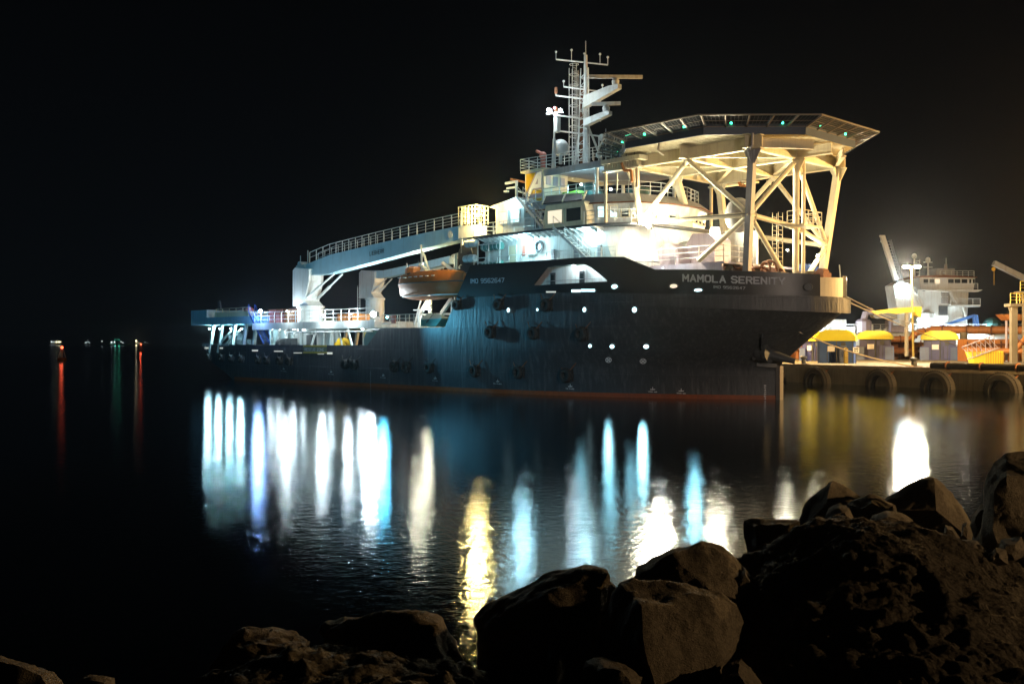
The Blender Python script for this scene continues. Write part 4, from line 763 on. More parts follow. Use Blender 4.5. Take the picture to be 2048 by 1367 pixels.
lamp(1290, 440, -6.25, WW, 1500, .28, size=.5, strength=150, off=(1.0, .35, 0))
lamp(1297, 452, -6.1, WW, 12000, .28, size=.2, strength=80, off=(1.1, .35, 0), aim=(1, -.45, .2), spot=152, blend=.5)                       # main warm flood at the front corner of the bridge
lamp(1430, 462, -.8, WW, 1100, .25, size=.42, strength=150, off=(.4, -.2, 0))
lamp(1436, 466, -.8, WW, 6500, .25, size=.2, strength=80, off=(.6, -.2, 0), aim=(1, -.5, .45), spot=150, blend=.5)                      # flood on the winch platform
lamp(1188, 462, -7.05, (.55, .92, 1), 360, .14, size=.13, off=(0, -.7, -.1))
lamp(1062, 480, -7.05, CY, 640, .16, size=.13, off=(0, -.8, -.1))
lamp(1163, 369, -5.2, CY, 420, .14, size=.12, off=(0, -.2, -.2))
lamp(1222, 378, -3.0, CY, 220, .14, size=.12, off=(0, -.2, -.2))
lamp(1031, 412, -7.35, CY, 130, .14, size=.1, off=(-.2, -.5, .1))
lamp(1007, 435, -6.0, WW, 300, .14, size=.12)
lamp(955, 431, cy1-.8, YW, 3200, .2, size=.16, off=(.3, -.1, .2))
lamp(961, 450, cy1-.9, YW, 500, .16, size=.12)
lamp(1098, 220, -3.5, CW, 700, .2, size=.18, strength=120); lamp(1121, 221, -2.9, CW, 700, .2, size=.18, strength=120)
build('red_top_light', MB().ball(S(1109, 216, y=-3.2), .11, 8), emis('red_mast_lens', (1, .15, .2), 12), lpole)
lamp(748, 628, -6.6, CW, 4800, .32, size=.34, strength=140)                                # strong deck flood
lamp(775, 634, -10.6, (.10, .50, .76), 4200, .25, size=.14, strength=90, off=(.3, -.6, 0), aim=(22, 1.0, -5.0), spot=110, blend=1.0)
lamp(575, 622, -8.8, CW, 480, .14, size=.1)
lamp(700, 628, -8.9, CW, 520, .14, size=.1)
lamp(522, 622, -8.6, BL, 1300, .25, size=.24, strength=100)
lamp(648, 631, -8.9, CW, 700, .16, size=.13, strength=90)
for px, pw_ in ((419, 500), (440, 700), (462, 420), (484, 600)): lamp(px, 657, -7.9, CY, pw_, .14, size=.1)
for px in (545, 560, 590, 612, 665, 726): lamp(px, 658, -7.6, CW, 300, .14, size=.1)
lamp(628, 660, -4.4, YW, 420, .14, size=.1)
lamp(845, 528, -6.3, WW, 900, .18, size=.14, off=(0, -.3, 0)); lamp(858, 610, -6.3, WW, 260, .14, size=.1); lamp(868, 636, -5.6, CW, 200, .14, size=.08)
lamp(905, 556, -5.2, YW, 260, .14, size=.1)
for px_, py_, pw_ in ((1225, 692, 170), (1293, 692, 420), (1397, 580, 420), (1230, 573, 90), (1170, 619, 50), (1270, 619, 60)):
    q = hp(px_, py_, .5); light(SW(q), (.35, .85, 1.0), pw_, .2, 'SPOT', SW(q+V((.1, -1, -.1))), 130, .5, name='porthole_glow')
for px in (1090, 1150, 1195): lamp(px, 531, -7.25, CW, 200, .14, size=.08, lens=False)
lamp(1325, 536, -6.9, CW, 160, .14, size=.08, lens=False)
lamp(1636, 511, 3.6, WW, 420, .16, size=.14); lamp(1575, 500, 3.0, WW, 500, .16, size=.1)
# unseen floodlights added behind the viewpoint to light the hull: a cool one for the after body, a warm one for the bow
light((-34, -24, 17), (.16, .64, .92), 165000, .5, 'SPOT', SW((-44, -8, 7)), 34, .8, name='added_hull_flood')
light((32, -16, 15), (1.0, .80, .68), 72000, .5, 'SPOT', SW((-3, -4, 5)), 27, .9, name='added_hull_flood')
# ================================================================= quay
QA, QB = G(1565, 727.5, 2.0), G(2048, 740, 2.0); QD = (QB-QA).normalized(); QN = V((-QD.y, QD.x, 0)); QN = QN if QN.y > 0 else -QN; QYAW = math.atan2(QD.y, QD.x)
def Q(s, t, z=2.0): return QA+QD*s+QN*t+V((0, 0, z-2.0))
def qs(px, py, t=None, z=2.0):                               # (s, t) of a photo point on the quay top
    p = G(px, py, z)-QA; return p.dot(QD), p.dot(QN)
qm = MB(); poly = [Q(-40, 0), Q(46, 0), Q(46, 160), Q(-40, 160)]
qm.prism([V((p.x, p.y, -1)) for p in poly], (0, 0, 3.0)); quay = build('quay', qm, 'conc'); tag(quay, kind='structure')
cope = MB(); cope.prism([Q(-40, -.25, 1.62), Q(46, -.25, 1.62), Q(46, .5, 1.62), Q(-40, .5, 1.62)], (0, 0, .41)); co = build('quay_kerb', cope, mat('kerb_concrete', (.22, .19, .135), .85, var=.35, nscale=1.5, bump=.04, bscale=3)); tag(co, kind='structure')
LABQ = {1640: 'first large tyre fender right of the ship\'s stem', 1768: 'second large tyre fender along the quay face', 1881: 'third large tyre fender along the quay face', 2012: 'rightmost large tyre fender, nearest the camera', 1553: 'tyre fender half hidden behind the ship\'s stem'}
for px, lab in LABQ.items():
    c = None
    # meet the sight line with the quay face
    u = V(((px-1024)/FPX, 1, 0)); tt_ = (QA-V((0, 0, 0))).dot(QN)/u.dot(QN); p = u*tt_; p.z = 0
    t = thing('quay_tyre_fender', lab, 'tyre', p-QN*.45, group='large tyre fenders on the quay face', rz=QYAW); ty = MB(); ty.lathe((0, 0, 0), [(1.15, -.45), (1.55, -.42), (1.78, -.25), (1.78, .25), (1.55, .42), (1.15, .45), (1.12, 0), (1.15, -.45)], 32, 'y', cap=False)
    for k in range(44):
        a = 2*math.pi*k/44; d = V((math.cos(a), 0, math.sin(a))); ty.beam(d*1.76+V((0, -.3, 0)), d*1.76+V((math.sin(a)*-.1, .3, math.cos(a)*.1)), .14, .13, d)
    build('tread', ty, 'tyre', t); build('rim', MB().torus((0, 0, 0), 1.12, .1, 'y', 24, 6), 'dgrey', t)
    [build('chain', MB().cyl((k_*1.2, .1, 1.3), (k_*1.5, .4, 1.75), .05), 'rust', t) for k_ in (-1, 1)]
def qthing(name, lab, cat, px, py, z=2.0, group=None):
    return thing(name, lab, cat, G(px, py, z), group=group, rz=QYAW-0)
VW = math.radians(-12)
def bollard(px, py, lab, k=1.0):
    t = thing('bollard', lab, 'bollard', G(px, py, 2.0), group='bollards on the quay edge', rz=.01); build('post', MB().lathe((0, 0, 0), [(.42*k, 0), (.42*k, .08), (.25*k, .12), (.22*k, .55), (.36*k, .7), (.36*k, .85), (.2*k, .95)], 14), 'dgrey', t, smooth=True); build('base_plate', MB().box((-.6*k, -.45*k, 0), (.6*k, .45*k, .05)), 'rust', t); return t
bollard(1607, 728.5, 'small dark bollard on the quay edge beside the ship\'s stem'); bollard(1828, 733.0, 'dark bollard with a mooring line round it, below the lamp post', 1.1)
# equipment cabins with rounded yellow roofs
def cabin_unit(px0, px1, pyb, pyt, roofh, depth, lab, door_=None, body='violet', yaw=R(-22)):
    zb = 2.0; c = G((px0+px1)/2, pyb, zb); Yd = c.y; wpx = (px1-px0)/FPX*Yd; H_ = (pyb-pyt)/FPX*Yd; rh = roofh/FPX*Yd; w_ = wpx/(math.cos(yaw)+depth*abs(math.sin(yaw))*0+.001)*.86; d = depth*w_
    t = thing('equipment_cabin', lab, 'cabin', c+V((0, d*.4, 0)), group='blue cabins with yellow roofs on the quay', rz=yaw); ORI[t.name] = (0, 0, 0)
    hw, hd_ = w_/2, d/2; zz = H_-rh
    if door_:
        bd = MB(); bd.box((-hw, -hd_, 0), (-hw*.35, hd_, zz)); bd.box((hw*.25, -hd_, 0), (hw, hd_, zz)); bd.box((-hw*.35, hd_*.2, 0), (hw*.25, hd_, zz)); bd.box((-hw*.35, -hd_, zz*.78), (hw*.25, hd_*.2, zz))
    else:
        bd = MB(); bd.box((-hw*.92, -hd_*.9, 0), (hw*.92, hd_, zz)); bd.box((-hw*1.12, -hd_*1.1, 0), (-hw*.55, -hd_*.3, zz*.68)); bd.box((hw*.5, -hd_*1.1, 0), (hw*1.12, -hd_*.3, zz*.68))
    build('body', bd, body, t)
    rf = MB(); pr = [(-hw*1.1, zz-.02), (-hw*1.1, zz+rh*.35), (-hw*.9, zz+rh*.75), (-hw*.55, zz+rh), (hw*.55, zz+rh), (hw*.9, zz+rh*.75), (hw*1.1, zz+rh*.35), (hw*1.1, zz-.02)]
    n_ = len(pr); vs = [(x, y_, z) for y_, k in ((-hd_*1.15, .96), (hd_*1.1, 1)) for x, z in pr]; rf.add(vs, [tuple(range(n_)), tuple(reversed(range(n_, 2*n_)))]+[(k, n_+k, n_+(k+1) % n_, (k+1) % n_) for k in range(n_)]); build('roof', rf, 'lime', t)
    tr = MB()
    for k in range(5): x = -hw*.92+k*hw*.46; tr.box((x-.035, -hd_*.9-.05 if not door_ else -hd_-.05, .05), (x+.035, -hd_*.9 if not door_ else -hd_, zz)) if not (door_ and k in (2,)) else None
    build('panel_trim', tr, 'dgrey', t); build('vent_grille', MB().box((hw*.3, -hd_*1.0-.08, zz*.72), (hw*.55, -hd_*.9, zz*.92)), 'dgrey', t)
    if not door_:
        for k_ in (-1, 1): build('side_box', MB().box((k_*hw*.62, -hd_*1.35, 0), (k_*hw*1.15, -hd_*.95, zz*.62)), mat('slate_blue_side_box', (.11, .15, .26), .5, streak=.3), t)
    else: build('door_leaf', MB().box((hw*.25, -hd_*1.05, 0), (hw*.6, -hd_, zz*.78)), mat('slate_blue_side_box', (.16, .21, .36), .5), t)
    build('notice', MB().box((-hw*.45, -hd_*1.02, zz*.52), (-hw*.05, -hd_*.95, zz*.76)), 'mark', t); build('pipe', MB().cyl((hw*.05, -hd_*1.0, 0), (hw*.05, -hd_*1.0, zz), .06).cyl((hw*.2, -hd_*1.0, 0), (hw*.2, -hd_*1.0, zz*.7), .04), 'dgrey', t)
    return t
cabin_unit(1607, 1652, 722, 662, 19, .8, 'small yellow roofed cabin closest to the ship\'s bow'); cabin_unit(1643, 1718, 726, 659, 22, .8, 'largest yellow roofed cabin with an open dark doorway', True, 'blue'); cabin_unit(1724, 1792, 719, 661, 17, .8, 'yellow roofed cabin with violet side boxes left of the lamp post'); cabin_unit(1853, 1922, 720, 661, 18, .8, 'yellow roofed cabin right of the lamp post')
# striped posts
def striped(px, pyb, pyt, lab):
    c = G(px, pyb, 2.0); H_ = (pyb-pyt)/FPX*c.y; t = thing('striped_post', lab, 'post', c, group='yellow and black striped posts', rz=.01); ORI[t.name] = (0, 0, 0); w_ = .19; build('post', MB().box((-w_, -w_, 0), (w_, w_, H_)), 'yellow', t); sg = MB(); n_ = 8
    for k in range(n_): z0 = H_*(k+.1)/n_; sg.prism([(-w_, -w_-.01, z0), (w_, -w_-.01, z0+.12), (w_, -w_-.01, z0+.12+H_*.45/n_), (-w_, -w_-.01, z0+H_*.45/n_)], (0, .006, 0))
    build('stripe', sg, 'ink', t)
striped(1692, 727, 695, 'striped hazard post at the corner of the largest cabin'); striped(1927, 720, 692, 'striped hazard post right of the fourth cabin')
t = thing('notice_board', 'small white notice board on a post between two cabins', 'sign', G(1712, 727, 2.0), rz=.01); ORI[t.name] = (0, 0, 0); build('post', MB().cyl((0, 0, 0), (0, 0, 1.8), .05), 'dgrey', t); bo_ = build('board', MB().box((-.35, -.05, 1.25), (.35, 0, 1.9)), 'mark', t)
build('lettering', MB().box((-.25, -.06, 1.65), (.25, -.052, 1.78)).box((-.25, -.06, 1.4), (-.05, -.052, 1.52)).box((.05, -.06, 1.4), (.22, -.052, 1.52)), 'ink', bo_)
# lamp post with two heads
lpY = G(1827, 727, 2.0).y; t = thing('lamp_post', 'tall yellow lamp post with two glaring heads on the quay', 'lamp post', G(1827, 727, 2.0), rz=.01); ORI[t.name] = (0, 0, 0)
hz = W(1822, 533, lpY).z-2; build('pole', MB().cyl((0, 0, 0), (-.25, 0, hz), .13, .07, 10), mat('dull_ochre_post_paint', (.36, .26, .06), .6, streak=.4), t); build('cross_arm', MB().cyl((-1.2, 0, hz), (.8, 0, hz), .05), 'yellow', t)
for dx in (-.85, .45):
    h_ = build('lamp_head', MB().box((dx-.3, -.2, hz-.02), (dx+.3, .3, hz+.14)), 'grey', t); build('lens', MB().box((dx-.26, -.24, hz-.14), (dx+.26, .16, hz-.03)), emis('lamp_post_lens', (1, .88, .72), 160), h_)
    light(W(1827, 727, lpY)*1.0+V((dx-.25, -.5, hz-.3)), (1.0, .82, .56), 16000, .45)
# unseen sodium lamp posts added to brighten the quay
def added_quay_lamp(s, tt_, lab, power, col=SO):
    p = Q(s, tt_); t = thing('lamp_post', lab, 'lamp post', p, rz=.01); ORI[t.name] = (0, 0, 0); build('pole', MB().cyl((0, 0, 0), (0, 0, 11), .16, .08), 'yellow', t); build('lamp_head', MB().box((-.4, -.25, 10.95), (.4, .25, 11.1)), 'grey', t); build('arm', MB().cyl((0, 0, 10.9), (-QN.x*3, -QN.y*3, 11), .06), 'yellow', t); light(p-QN*3+V((0, 0, 10.6)), col, power, .3)
added_quay_lamp(44, 1.2, 'unseen sodium lamp post added beyond the right edge of the quay', 80000)
added_quay_lamp(-14, 10, 'sodium lamp post hidden behind the ship\'s bow', 36000)
# pipework
def pth(name, lab, cat, mb, m, base): t = build(name, mb, m, origin=base, smooth=True); return tag(t, lab, cat)
def wtube(pts, r, n_=8): mb = MB(); P_ = [W(*p) for p in pts]; mb.tube(P_, r, n_); return mb, P_[0]
def pipe(lab, pts, rad, m='orangeb', name='pipeline'):
    t = thing(name, lab, 'pipe', W(*pts[0])); mb, _ = wtube(pts, rad, 10); build('pipe', mb, m, t, smooth=True)
    fl = MB()
    for p, q in zip(pts, pts[1:]):
        a, c = W(*p), W(*q); d = (c-a).normalized(); k = int((c-a).length/4)
        for i in range(k+1): x = a.lerp(c, (i+.5)/(k+1)); fl.cyl(x-d*.08, x+d*.08, rad*1.3, n=10)
        
    build('flange', fl, 'rust', t); sp_ = MB()
    for p in pts[1::2]:
        a = W(*p); sp_.cyl((a.x, a.y, 2.0), (a.x, a.y, a.z), rad*.5)
    build('support', sp_, m, t); return t
pipe('thick orange pipeline running behind the cabins to the right edge', [(1862, 659, 150), (2060, 660, 143)], .58)
pipe('orange pipeline dipping down left of the fourth cabin', [(1735, 678, 151), (1822, 678, 150), (1834, 664, 150), (1862, 660, 150)], .45)
pipe('low orange pipeline just above the quay surface', [(1760, 701, 150), (1862, 701, 149)], .45)
pipe('low salmon pipeline at the right behind the yellow skip', [(1930, 700, 132), (2060, 702, 128)], .35)
pipe('upright tan pipe standing right of the fourth cabin', [(1927, 716, 145), (1927, 664, 145)], .5, 'conc')
pipe('slanting orange pipe at the far right', [(2025, 706, 126), (2060, 665, 126)], .3)
t = pipe('long black pipe lying along the quay edge', [(1864, 730.5, G(1864, 730.5, 2.35).y), (2075, 736.0, G(2075, 736, 2.35).y)], .30, 'tyre', 'black_pipe')
# orange barge-like plant wall behind the cabins
pw = thing('orange_plant_casing', 'long orange steel casing behind the cabins', 'machinery', W(1690, 724, 146)); mb = MB()
for (x0, x1, y0_, y1, Y) in ((1590, 1660, 724, 680, 154), (1740, 1856, 724, 684, 154), (1935, 2070, 724, 678, 134)):
    a = W(x0, y0_, Y); c = W(x1, y1, Y); mb.box((a.x, Y, 2.0), (c.x, Y+3, c.z))
build('casing', mb, 'orangeb', pw); mb = MB()
for (x0, x1, Y, z) in ((1740, 1856, 153.6, 3.4), (1935, 2070, 133.6, 3.2), (1590, 1660, 153.6, 3.4)):
    a = W(x0, 0, Y); c = W(x1, 0, Y); mb.cyl((a.x, Y, z), (c.x, Y, z), .15); mb.cyl((a.x, Y, z+1), (c.x, Y, z+1), .1)
    for k in range(9): x = a.x+(c.x-a.x)*k/8; mb.cyl((x, Y, 2), (x, Y, z+1.4), .1)
build('ribbing', mb, 'rust', pw)
# yellow skip
c = G(1968, 727, 2.0); t = thing('skip', 'yellow ribbed skip standing near the quay edge', 'skip', c, rz=R(-10)); ORI[t.name] = (0, 0, 0); mb = MB(); w2 = 1.75
mb.prism([(-w2, -1, 1.35), (-w2*.75, -1, 0), (w2, -1, 0), (w2, -1, 1.35)], (0, .06, 0)); mb.prism([(-w2, 1, 1.35), (-w2*.75, 1, 0), (w2, 1, 0), (w2, 1, 1.35)], (0, .06, 0)); mb.box((w2, -1, 0), (w2+.06, 1.06, 1.5)); mb.prism([(-w2, -1, 1.35), (-w2*.75, -1, 0), (-w2*.75, 1, 0), (-w2, 1, 1.35)], (-.06, 0, 0)); mb.box((-w2*.75, -1, .02), (w2, 1, .06)); build('body', mb, 'lime', t)
mb = MB()
for k in range(8): x = -.1+k*.26; mb.box((x, -1.08, .05), (x+.1, -1.0, 1.4))
mb.beam((-w2, -1.05, 1.38), (w2, -1.05, 1.45), .1, .1); build('rib', mb, 'yellow', t)
# lattice boom lying behind the skip
t = thing('lattice_boom', 'dark steel lattice boom lying tilted behind the yellow skip', 'boom', W(1930, 714, 117)); mb = MB(); lo = [W(1930, 712, 117), W(1956, 690, 117), W(1990, 674, 117), W(2003, 700, 117)]
def lattice(mb, a, c, hw, hh, n_, r, taper=1.0):
    d = (c-a).normalized(); sd = d.cross(V((0, 0, 1))); sd = sd.normalized() if sd.length > .05 else V((1, 0, 0)); up = sd.cross(d); cor = []
    for i in range(n_+1):
        k = 1+(taper-1)*i/n_; p = a.lerp(c, i/n_); cor.append([p+sd*sx*hw*k+up*sz*hh*k for sx, sz in ((-1, -1), (1, -1), (1, 1), (-1, 1))])
    for j in range(4): mb.tube([q[j] for q in cor], r, 4)
    for i in range(n_):
        for j in range(4): mb.cyl(cor[i][j], cor[i+1][(j+1) % 4], r*.6, n=4)
    return mb
lattice(mb, W(1930, 706, 117), W(1992, 683, 116), .55, .75, 7, .06); build('lattice', mb, 'purple', t)
# platform tower with yellow railing
def tower(px, pyb, pyt, Y, w_, lab):
    b_ = W(px, pyb, Y); z1 = W(px, pyt, Y).z; t = thing('platform_tower', lab, 'tower', (b_.x, Y, 2.0)); build('column', MB().box((b_.x-.35, Y-.3, 2.0), (b_.x+.35, Y+.3, z1)), 'conc', t); build('platform', MB().box((b_.x-w_, Y-.8, z1), (b_.x+w_, Y+.8, z1+.35)).prism([(b_.x-w_*.8, Y, z1), (b_.x+w_*.8, Y, z1), (b_.x+.3, Y, z1-.9), (b_.x-.3, Y, z1-.9)], (0, .2, 0)), 'conc', t)
    build('railing', MB().rail([(b_.x-w_, Y-.8, z1+.35), (b_.x+w_, Y-.8, z1+.35), (b_.x+w_, Y+.8, z1+.35)], h=1.2, step=.65, rows=3, r=.05), 'yellow', t)
tower(2027, 700, 613, 122, .75, 'tan column with a small yellow railed platform'); tower(2052, 640, 588, 128, 1.1, 'higher yellow railed platform cut by the right edge')
t = thing('hopper', 'orange hopper tray at the far right behind the tan column', 'hopper', W(2030, 650, 130)); a = W(2008, 628, 130); c = W(2060, 640, 130); build('tray', MB().prism([(a.x-.2, 130, a.z), (c.x, 130, a.z), (c.x, 130, c.z), (a.x+.6, 130, c.z)], (0, 2, 0)), 'orangeb', t); build('support', MB().cyl((a.x+.8, 131, 2), (a.x+.8, 131, c.z), .15).beam((a.x+.8, 131, c.z-1), (c.x, 131, c.z-3), .2, .3), 'purple', t)
# yellow arm (loading arm) over the cabins
t = thing('loading_arm', 'pale yellow loading arm reaching toward the lamp post', 'loading arm', W(1813, 700, 132)); mb = MB(); mb.prism([W(1742, 622, 132), W(1790, 616, 132), W(1843, 613, 132), W(1843, 622, 132), W(1790, 628, 132), W(1762, 632, 132)], (0, .9, 0)); mb.prism([W(1832, 613, 131.5), W(1844, 613, 131.5), W(1842, 634, 131.5), W(1834, 631, 131.5)], (0, 1.6, 0)); build('arm', mb, 'yellow', t); build('column', MB().cyl(W(1813, 712, 132.4), W(1813, 624, 132.4), .25), 'conc', t)
build('counterweight', MB().prism([W(1745, 630, 131.9), W(1775, 625, 131.9), W(1795, 628, 131.9), W(1795, 638, 131.9), W(1750, 636, 131.9)], (0, 1.2, 0)), 'dgrey', t)
# ropes
def catenary(name, lab, a, c, sag, r, grp='mooring lines at the bow'):
    pts = [a.lerp(c, i/16)-V((0, 0, sag*4*(i/16)*(1-i/16))) for i in range(17)]; o = build(name, MB().tube(pts, r, 6), 'rope', origin=c); tag(o, lab, 'rope', grp)
catenary('mooring_line', 'pale mooring line from under the bow down to the quay bollard', SW(hp(1618, 664, .1)), G(1826, 731.5, 2.4), .35, .055)
catenary('mooring_line', 'thin dark mooring line from the bow over the cabins to the right', SW(hp(1690, 600, .1)), G(1990, 705, 2.6), .8, .045); catenary('mooring_line', 'faint upper mooring line from the bow tip to the loading arm', SW(hp(1693, 592, .1)), W(1850, 648, 132), .5, .03)
# ================================================================= second ship behind the quay
Y2 = 185.0
def w2(px, py, Y=Y2): return W(px, py, Y)
s2 = thing('moored_ship', 'white ship with a tall bridge and raised crane behind the quay', 'ship', V((w2(1900, 0).x, Y2, 0)))
mb = MB(); mb.box(w2(1560, 665)+V((0, 0, 0)), V((w2(2150, 0).x, Y2+14, -1))); hull2 = build('hull', mb, 'white', s2)
def bx2(px0, px1, py0, py1, d0=0, d1=8): a = w2(px0, py1); c = w2(px1, py0); return (a.x, Y2+d0, a.z), (c.x, Y2+d1, c.z)
mb = MB()
def pr2(pts, d0, d1): return [w2(x, y)+V((0, d0, 0)) for x, y in pts], (0, d1-d0, 0)
mb.prism(*pr2([(1836, 665), (1836, 578), (1896, 578), (1896, 665)], 0, 9)); mb.prism(*pr2([(1896, 665), (1896, 578), (1943, 583), (1940, 640), (1943, 665)], 1.2, 9)); dh = build('deckhouse', mb, 'white', s2)
mb = MB(); mb.prism(*pr2([(1838, 578), (1836, 555), (1880, 554), (1948, 554), (1944, 579), (1898, 578)], -.6, 9)); br2 = build('bridge', mb, 'white', s2)
mb = MB(); mb.prism(*pr2([(1836, 555), (1836, 552), (1882, 550), (1950, 554), (1950, 556)], -.9, 9.3)); build('bridge_roof', mb, 'rust', br2)
for x0, x1, m in ((1844, 1853, 'glass'), (1856, 1865, 'glass'), (1867, 1876, 'litwarm'), (1893, 1904, 'glass'), (1906, 1917, 'glass'), (1920, 1931, 'glass'), (1935, 1939, 'glass'), (1942, 1946, 'glass')):
    a = w2(x0, 567.5); c = w2(x1, 558.5); f = build('window', MB().box((a.x-.06, Y2-.68, a.z-.06), (c.x+.06, Y2-.62, c.z+.06)), 'white', br2); build('pane', MB().box((a.x, Y2-.72, a.z), (c.x, Y2-.69, c.z)), m, f)
for (x0, x1, y0_, y1) in ((1883, 1895, 582, 592), (1883, 1895, 595, 606)):
    a = w2(x0, y1); c = w2(x1, y0_); o = MB()
    for k in range(5): xx = a.x+(c.x-a.x)*k/4; o.box((xx-.06, Y2-.1, a.z), (xx+.06, Y2-.02, c.z))
    for k in range(3): zz = a.z+(c.z-a.z)*k/2; o.box((a.x, Y2-.1, zz-.06), (c.x, Y2-.02, zz+.06))
    build('louvre', o, 'grey', dh)
a = w2(1877, 630); c = w2(1895, 611); build('garage_opening', MB().box((a.x, Y2-.08, a.z), (c.x, Y2-.02, c.z)), 'dgrey', dh)
build('notice', MB().box(tuple(w2(1845, 582)+V((0, -.1, 0))), tuple(w2(1850, 577)+V((0, -.02, 0)))), 'glass', dh)
mb = MB(); mb.prism(*pr2([(1836, 580), (1838, 578), (1960, 580), (1950, 584), (1896, 584)], -1.2, 0)); mb.prism(*pr2([(1896, 609), (1955, 609), (1955, 613), (1896, 612)], -1.2, 4)); build('side_deck', mb, 'white', dh)
build('railing', MB().rail([w2(1838, 578)+V((0, -1.1, 0)), w2(1950, 579)+V((0, -1.1, 0))], step=1.6, r=.05).rail([w2(1896, 609)+V((0, -1.1, 0)), w2(1955, 609)+V((0, -1.1, 0))], step=1.2, r=.05), 'white', dh)
build('staircase', MB().stairs(w2(1908, 609)+V((0, -.8, 0)), w2(1896, 581)+V((0, -.8, 0)), .9).stairs(w2(1932, 640)+V((0, .3, 0)), w2(1924, 613)+V((0, .3, 0)), .9), 'white', dh)
mb = MB()
mb.cyl(w2(1874, 553)+V((0, 4, 0)), w2(1874, 516)+V((0, 4, 0)), .22, .12); mb.ball(w2(1874, 516)+V((0, 4, 0)), .5, 8)
build('radome_mast', MB().cyl(w2(1846, 553)+V((0, 4, 0)), w2(1846, 508)+V((0, 4, 0)), .22, .12).ball(w2(1846, 508)+V((0, 4, 0)), .5, 8), 'white', br2)
for zz in (521, 531): mb.cyl(w2(1865, zz)+V((0, 4, 0)), w2(1883, zz)+V((0, 4, 0)), .08)
for zz in (518, 525, 533, 541): mb.cyl(w2(1850, zz)+V((0, 4, 0)), w2(1857, zz)+V((0, 4, 0)), .06)
mb.cyl(w2(1857, 553)+V((0, 4, 0)), w2(1857, 515)+V((0, 4, 0)), .07); mb.cyl(w2(1911, 540)+V((0, 4, 0)), w2(1911, 512)+V((0, 4, 0)), .06); build('mast', mb, 'white', br2)
mb = MB(); mb.box(*bx2(1886, 1924, 534, 553, 3, 7)); mb.lathe(w2(1901, 553)+V((0, 2, 0)), [(.6, 0), (.6, 1.2), (.3, 1.6), (.25, 2.4)], 12); build('funnel', mb, 'grey', br2)
build('roof_railing', MB().rail([w2(1880, 553), w2(1948, 553)], step=1.0, r=.05), 'white', br2)
# its crane: tapering boom with ladder, white column
mb = MB(); ba, bb_ = w2(1792, 560, 176), w2(1765, 473, 176); mb.beam(ba, bb_, .75, .7); crb = build('raised_crane', mb, 'white', s2)
build('boom_lattice', lattice(MB(), w2(1799, 565, 176.5), w2(1776, 481, 176.5), .5, .5, 14, .06, .8), 'grey', crb); build('boom_head', MB().beam(w2(1759, 472, 176), w2(1770, 472, 176), .3, .3).beam(w2(1761, 483, 176), w2(1770, 483, 176), .25, .25), 'white', crb)
mb = MB(); mb.prism([w2(x, y, 176) for x, y in ((1787, 570), (1800, 562), (1822, 568), (1836, 604), (1840, 618), (1794, 618))], (0, 4, 0)); mb.prism([w2(x, y, 175.6) for x, y in ((1797, 618), (1822, 618), (1820, 650), (1800, 650))], (0, 3, 0)); build('crane_column', mb, 'white', crb)
build('railing', MB().rail([w2(1796, 600, 175), w2(1836, 604, 175)], step=.8, r=.05).stairs(w2(1846, 616, 175), w2(1826, 584, 175), 1.0), 'white', crb)
# deck clutter: vents, rails, blue arm
mb = MB(); random.seed(11)
for k in range(52):
    px = 1600+k*8.9+random.uniform(-3, 3); 
    if 1780 < px < 1795: continue
    h_ = random.uniform(.3, 1.6); a = w2(px, 663)+V((0, -.5, -.2)); kind = random.random()
    if kind < .4: mb.cyl(a, a+V((0, 0, h_)), .12+.2*random.random(), n=6)
    elif kind < .75: mb.box(a, a+V((random.uniform(.3, 1.4), .8, h_*.7)))
    else: mb.torus(a+V((0, 0, h_*.5)), .35, .08, random.choice('xy'), 10, 4)
build('deck_fitting', mb, 'white', s2); mb = MB()
mb.rail([w2(1600, 663)+V((0, -.8, 0)), w2(2100, 663)+V((0, -.8, 0))], step=2.4, r=.05, h=1.3); build('railing', mb, 'white', s2)
mb = MB()
for px, r in ((1855, 1.0), (1812, .8)): mb.lathe(w2(px, 663), [(r*1.7, 0), (r*.8, 1.9), (r*.75, 2.4), (r*1.25, 2.5), (r*1.25, 3.3), (r*.6, 3.5), (r*.4, 3.9)], 16)
build('mushroom_vent', mb, 'white', s2, smooth=True)
build('lit_house', MB().box(*bx2(1618, 1655, 634, 660, 2, 6)).box(*bx2(1655, 1700, 638, 660, 2, 6)).box(*bx2(1560, 1640, 648, 664, 2, 6)), 'white', s2)
build('funnel_vent', MB().lathe(w2(1727, 664), [(1.4, 0), (1.4, 1.9), (1.0, 2.3)], 12).tube([w2(1727, 640), w2(1732, 624), w2(1745, 622)], .6, 8), 'purple', s2); build('grey_house', MB().box(*bx2(1774, 1800, 640, 664, -2, 1)), 'purple', s2)
build('hose_boom', MB().beam(w2(1880, 653), w2(1950, 630), .5, .5).beam(w2(1950, 630), w2(1953, 655), 1.2, .6), mat('navy_blue_boom_paint', (.02, .07, .20), .5), s2); build('satellite_dish', MB().ball(w2(1983, 652), 1.6, 10), 'tank', s2)
def lamp2(px, py, col, pw, sz=.3, st=70, Y=Y2-1.2):
    p = w2(px, py, Y); build('lens', MB().ball(p, sz, 8), emis('lens2_%d_%d' % (st, col[2]*99), col, st), s2); light(p+V((0, -.7, -.1)), col, pw, .3)
lamp2(1812, 572, CW, 90, .45, 90, 174); lamp2(1800, 575, CY, 110, .3, 60, 174); lamp2(1632, 650, CW, 900, .01); lamp2(1690, 652, CW, 900, .01); lamp2(1838, 640, CW, 500, .3); lamp2(1890, 656, CW, 700, .2); lamp2(1930, 657, CW, 700, .2); lamp2(1975, 657, CW, 700, .2)
light(W(1930, 640, 172), (1, .86, .7), 500, .3)  # added fill light for the second ship, no lamp stands here
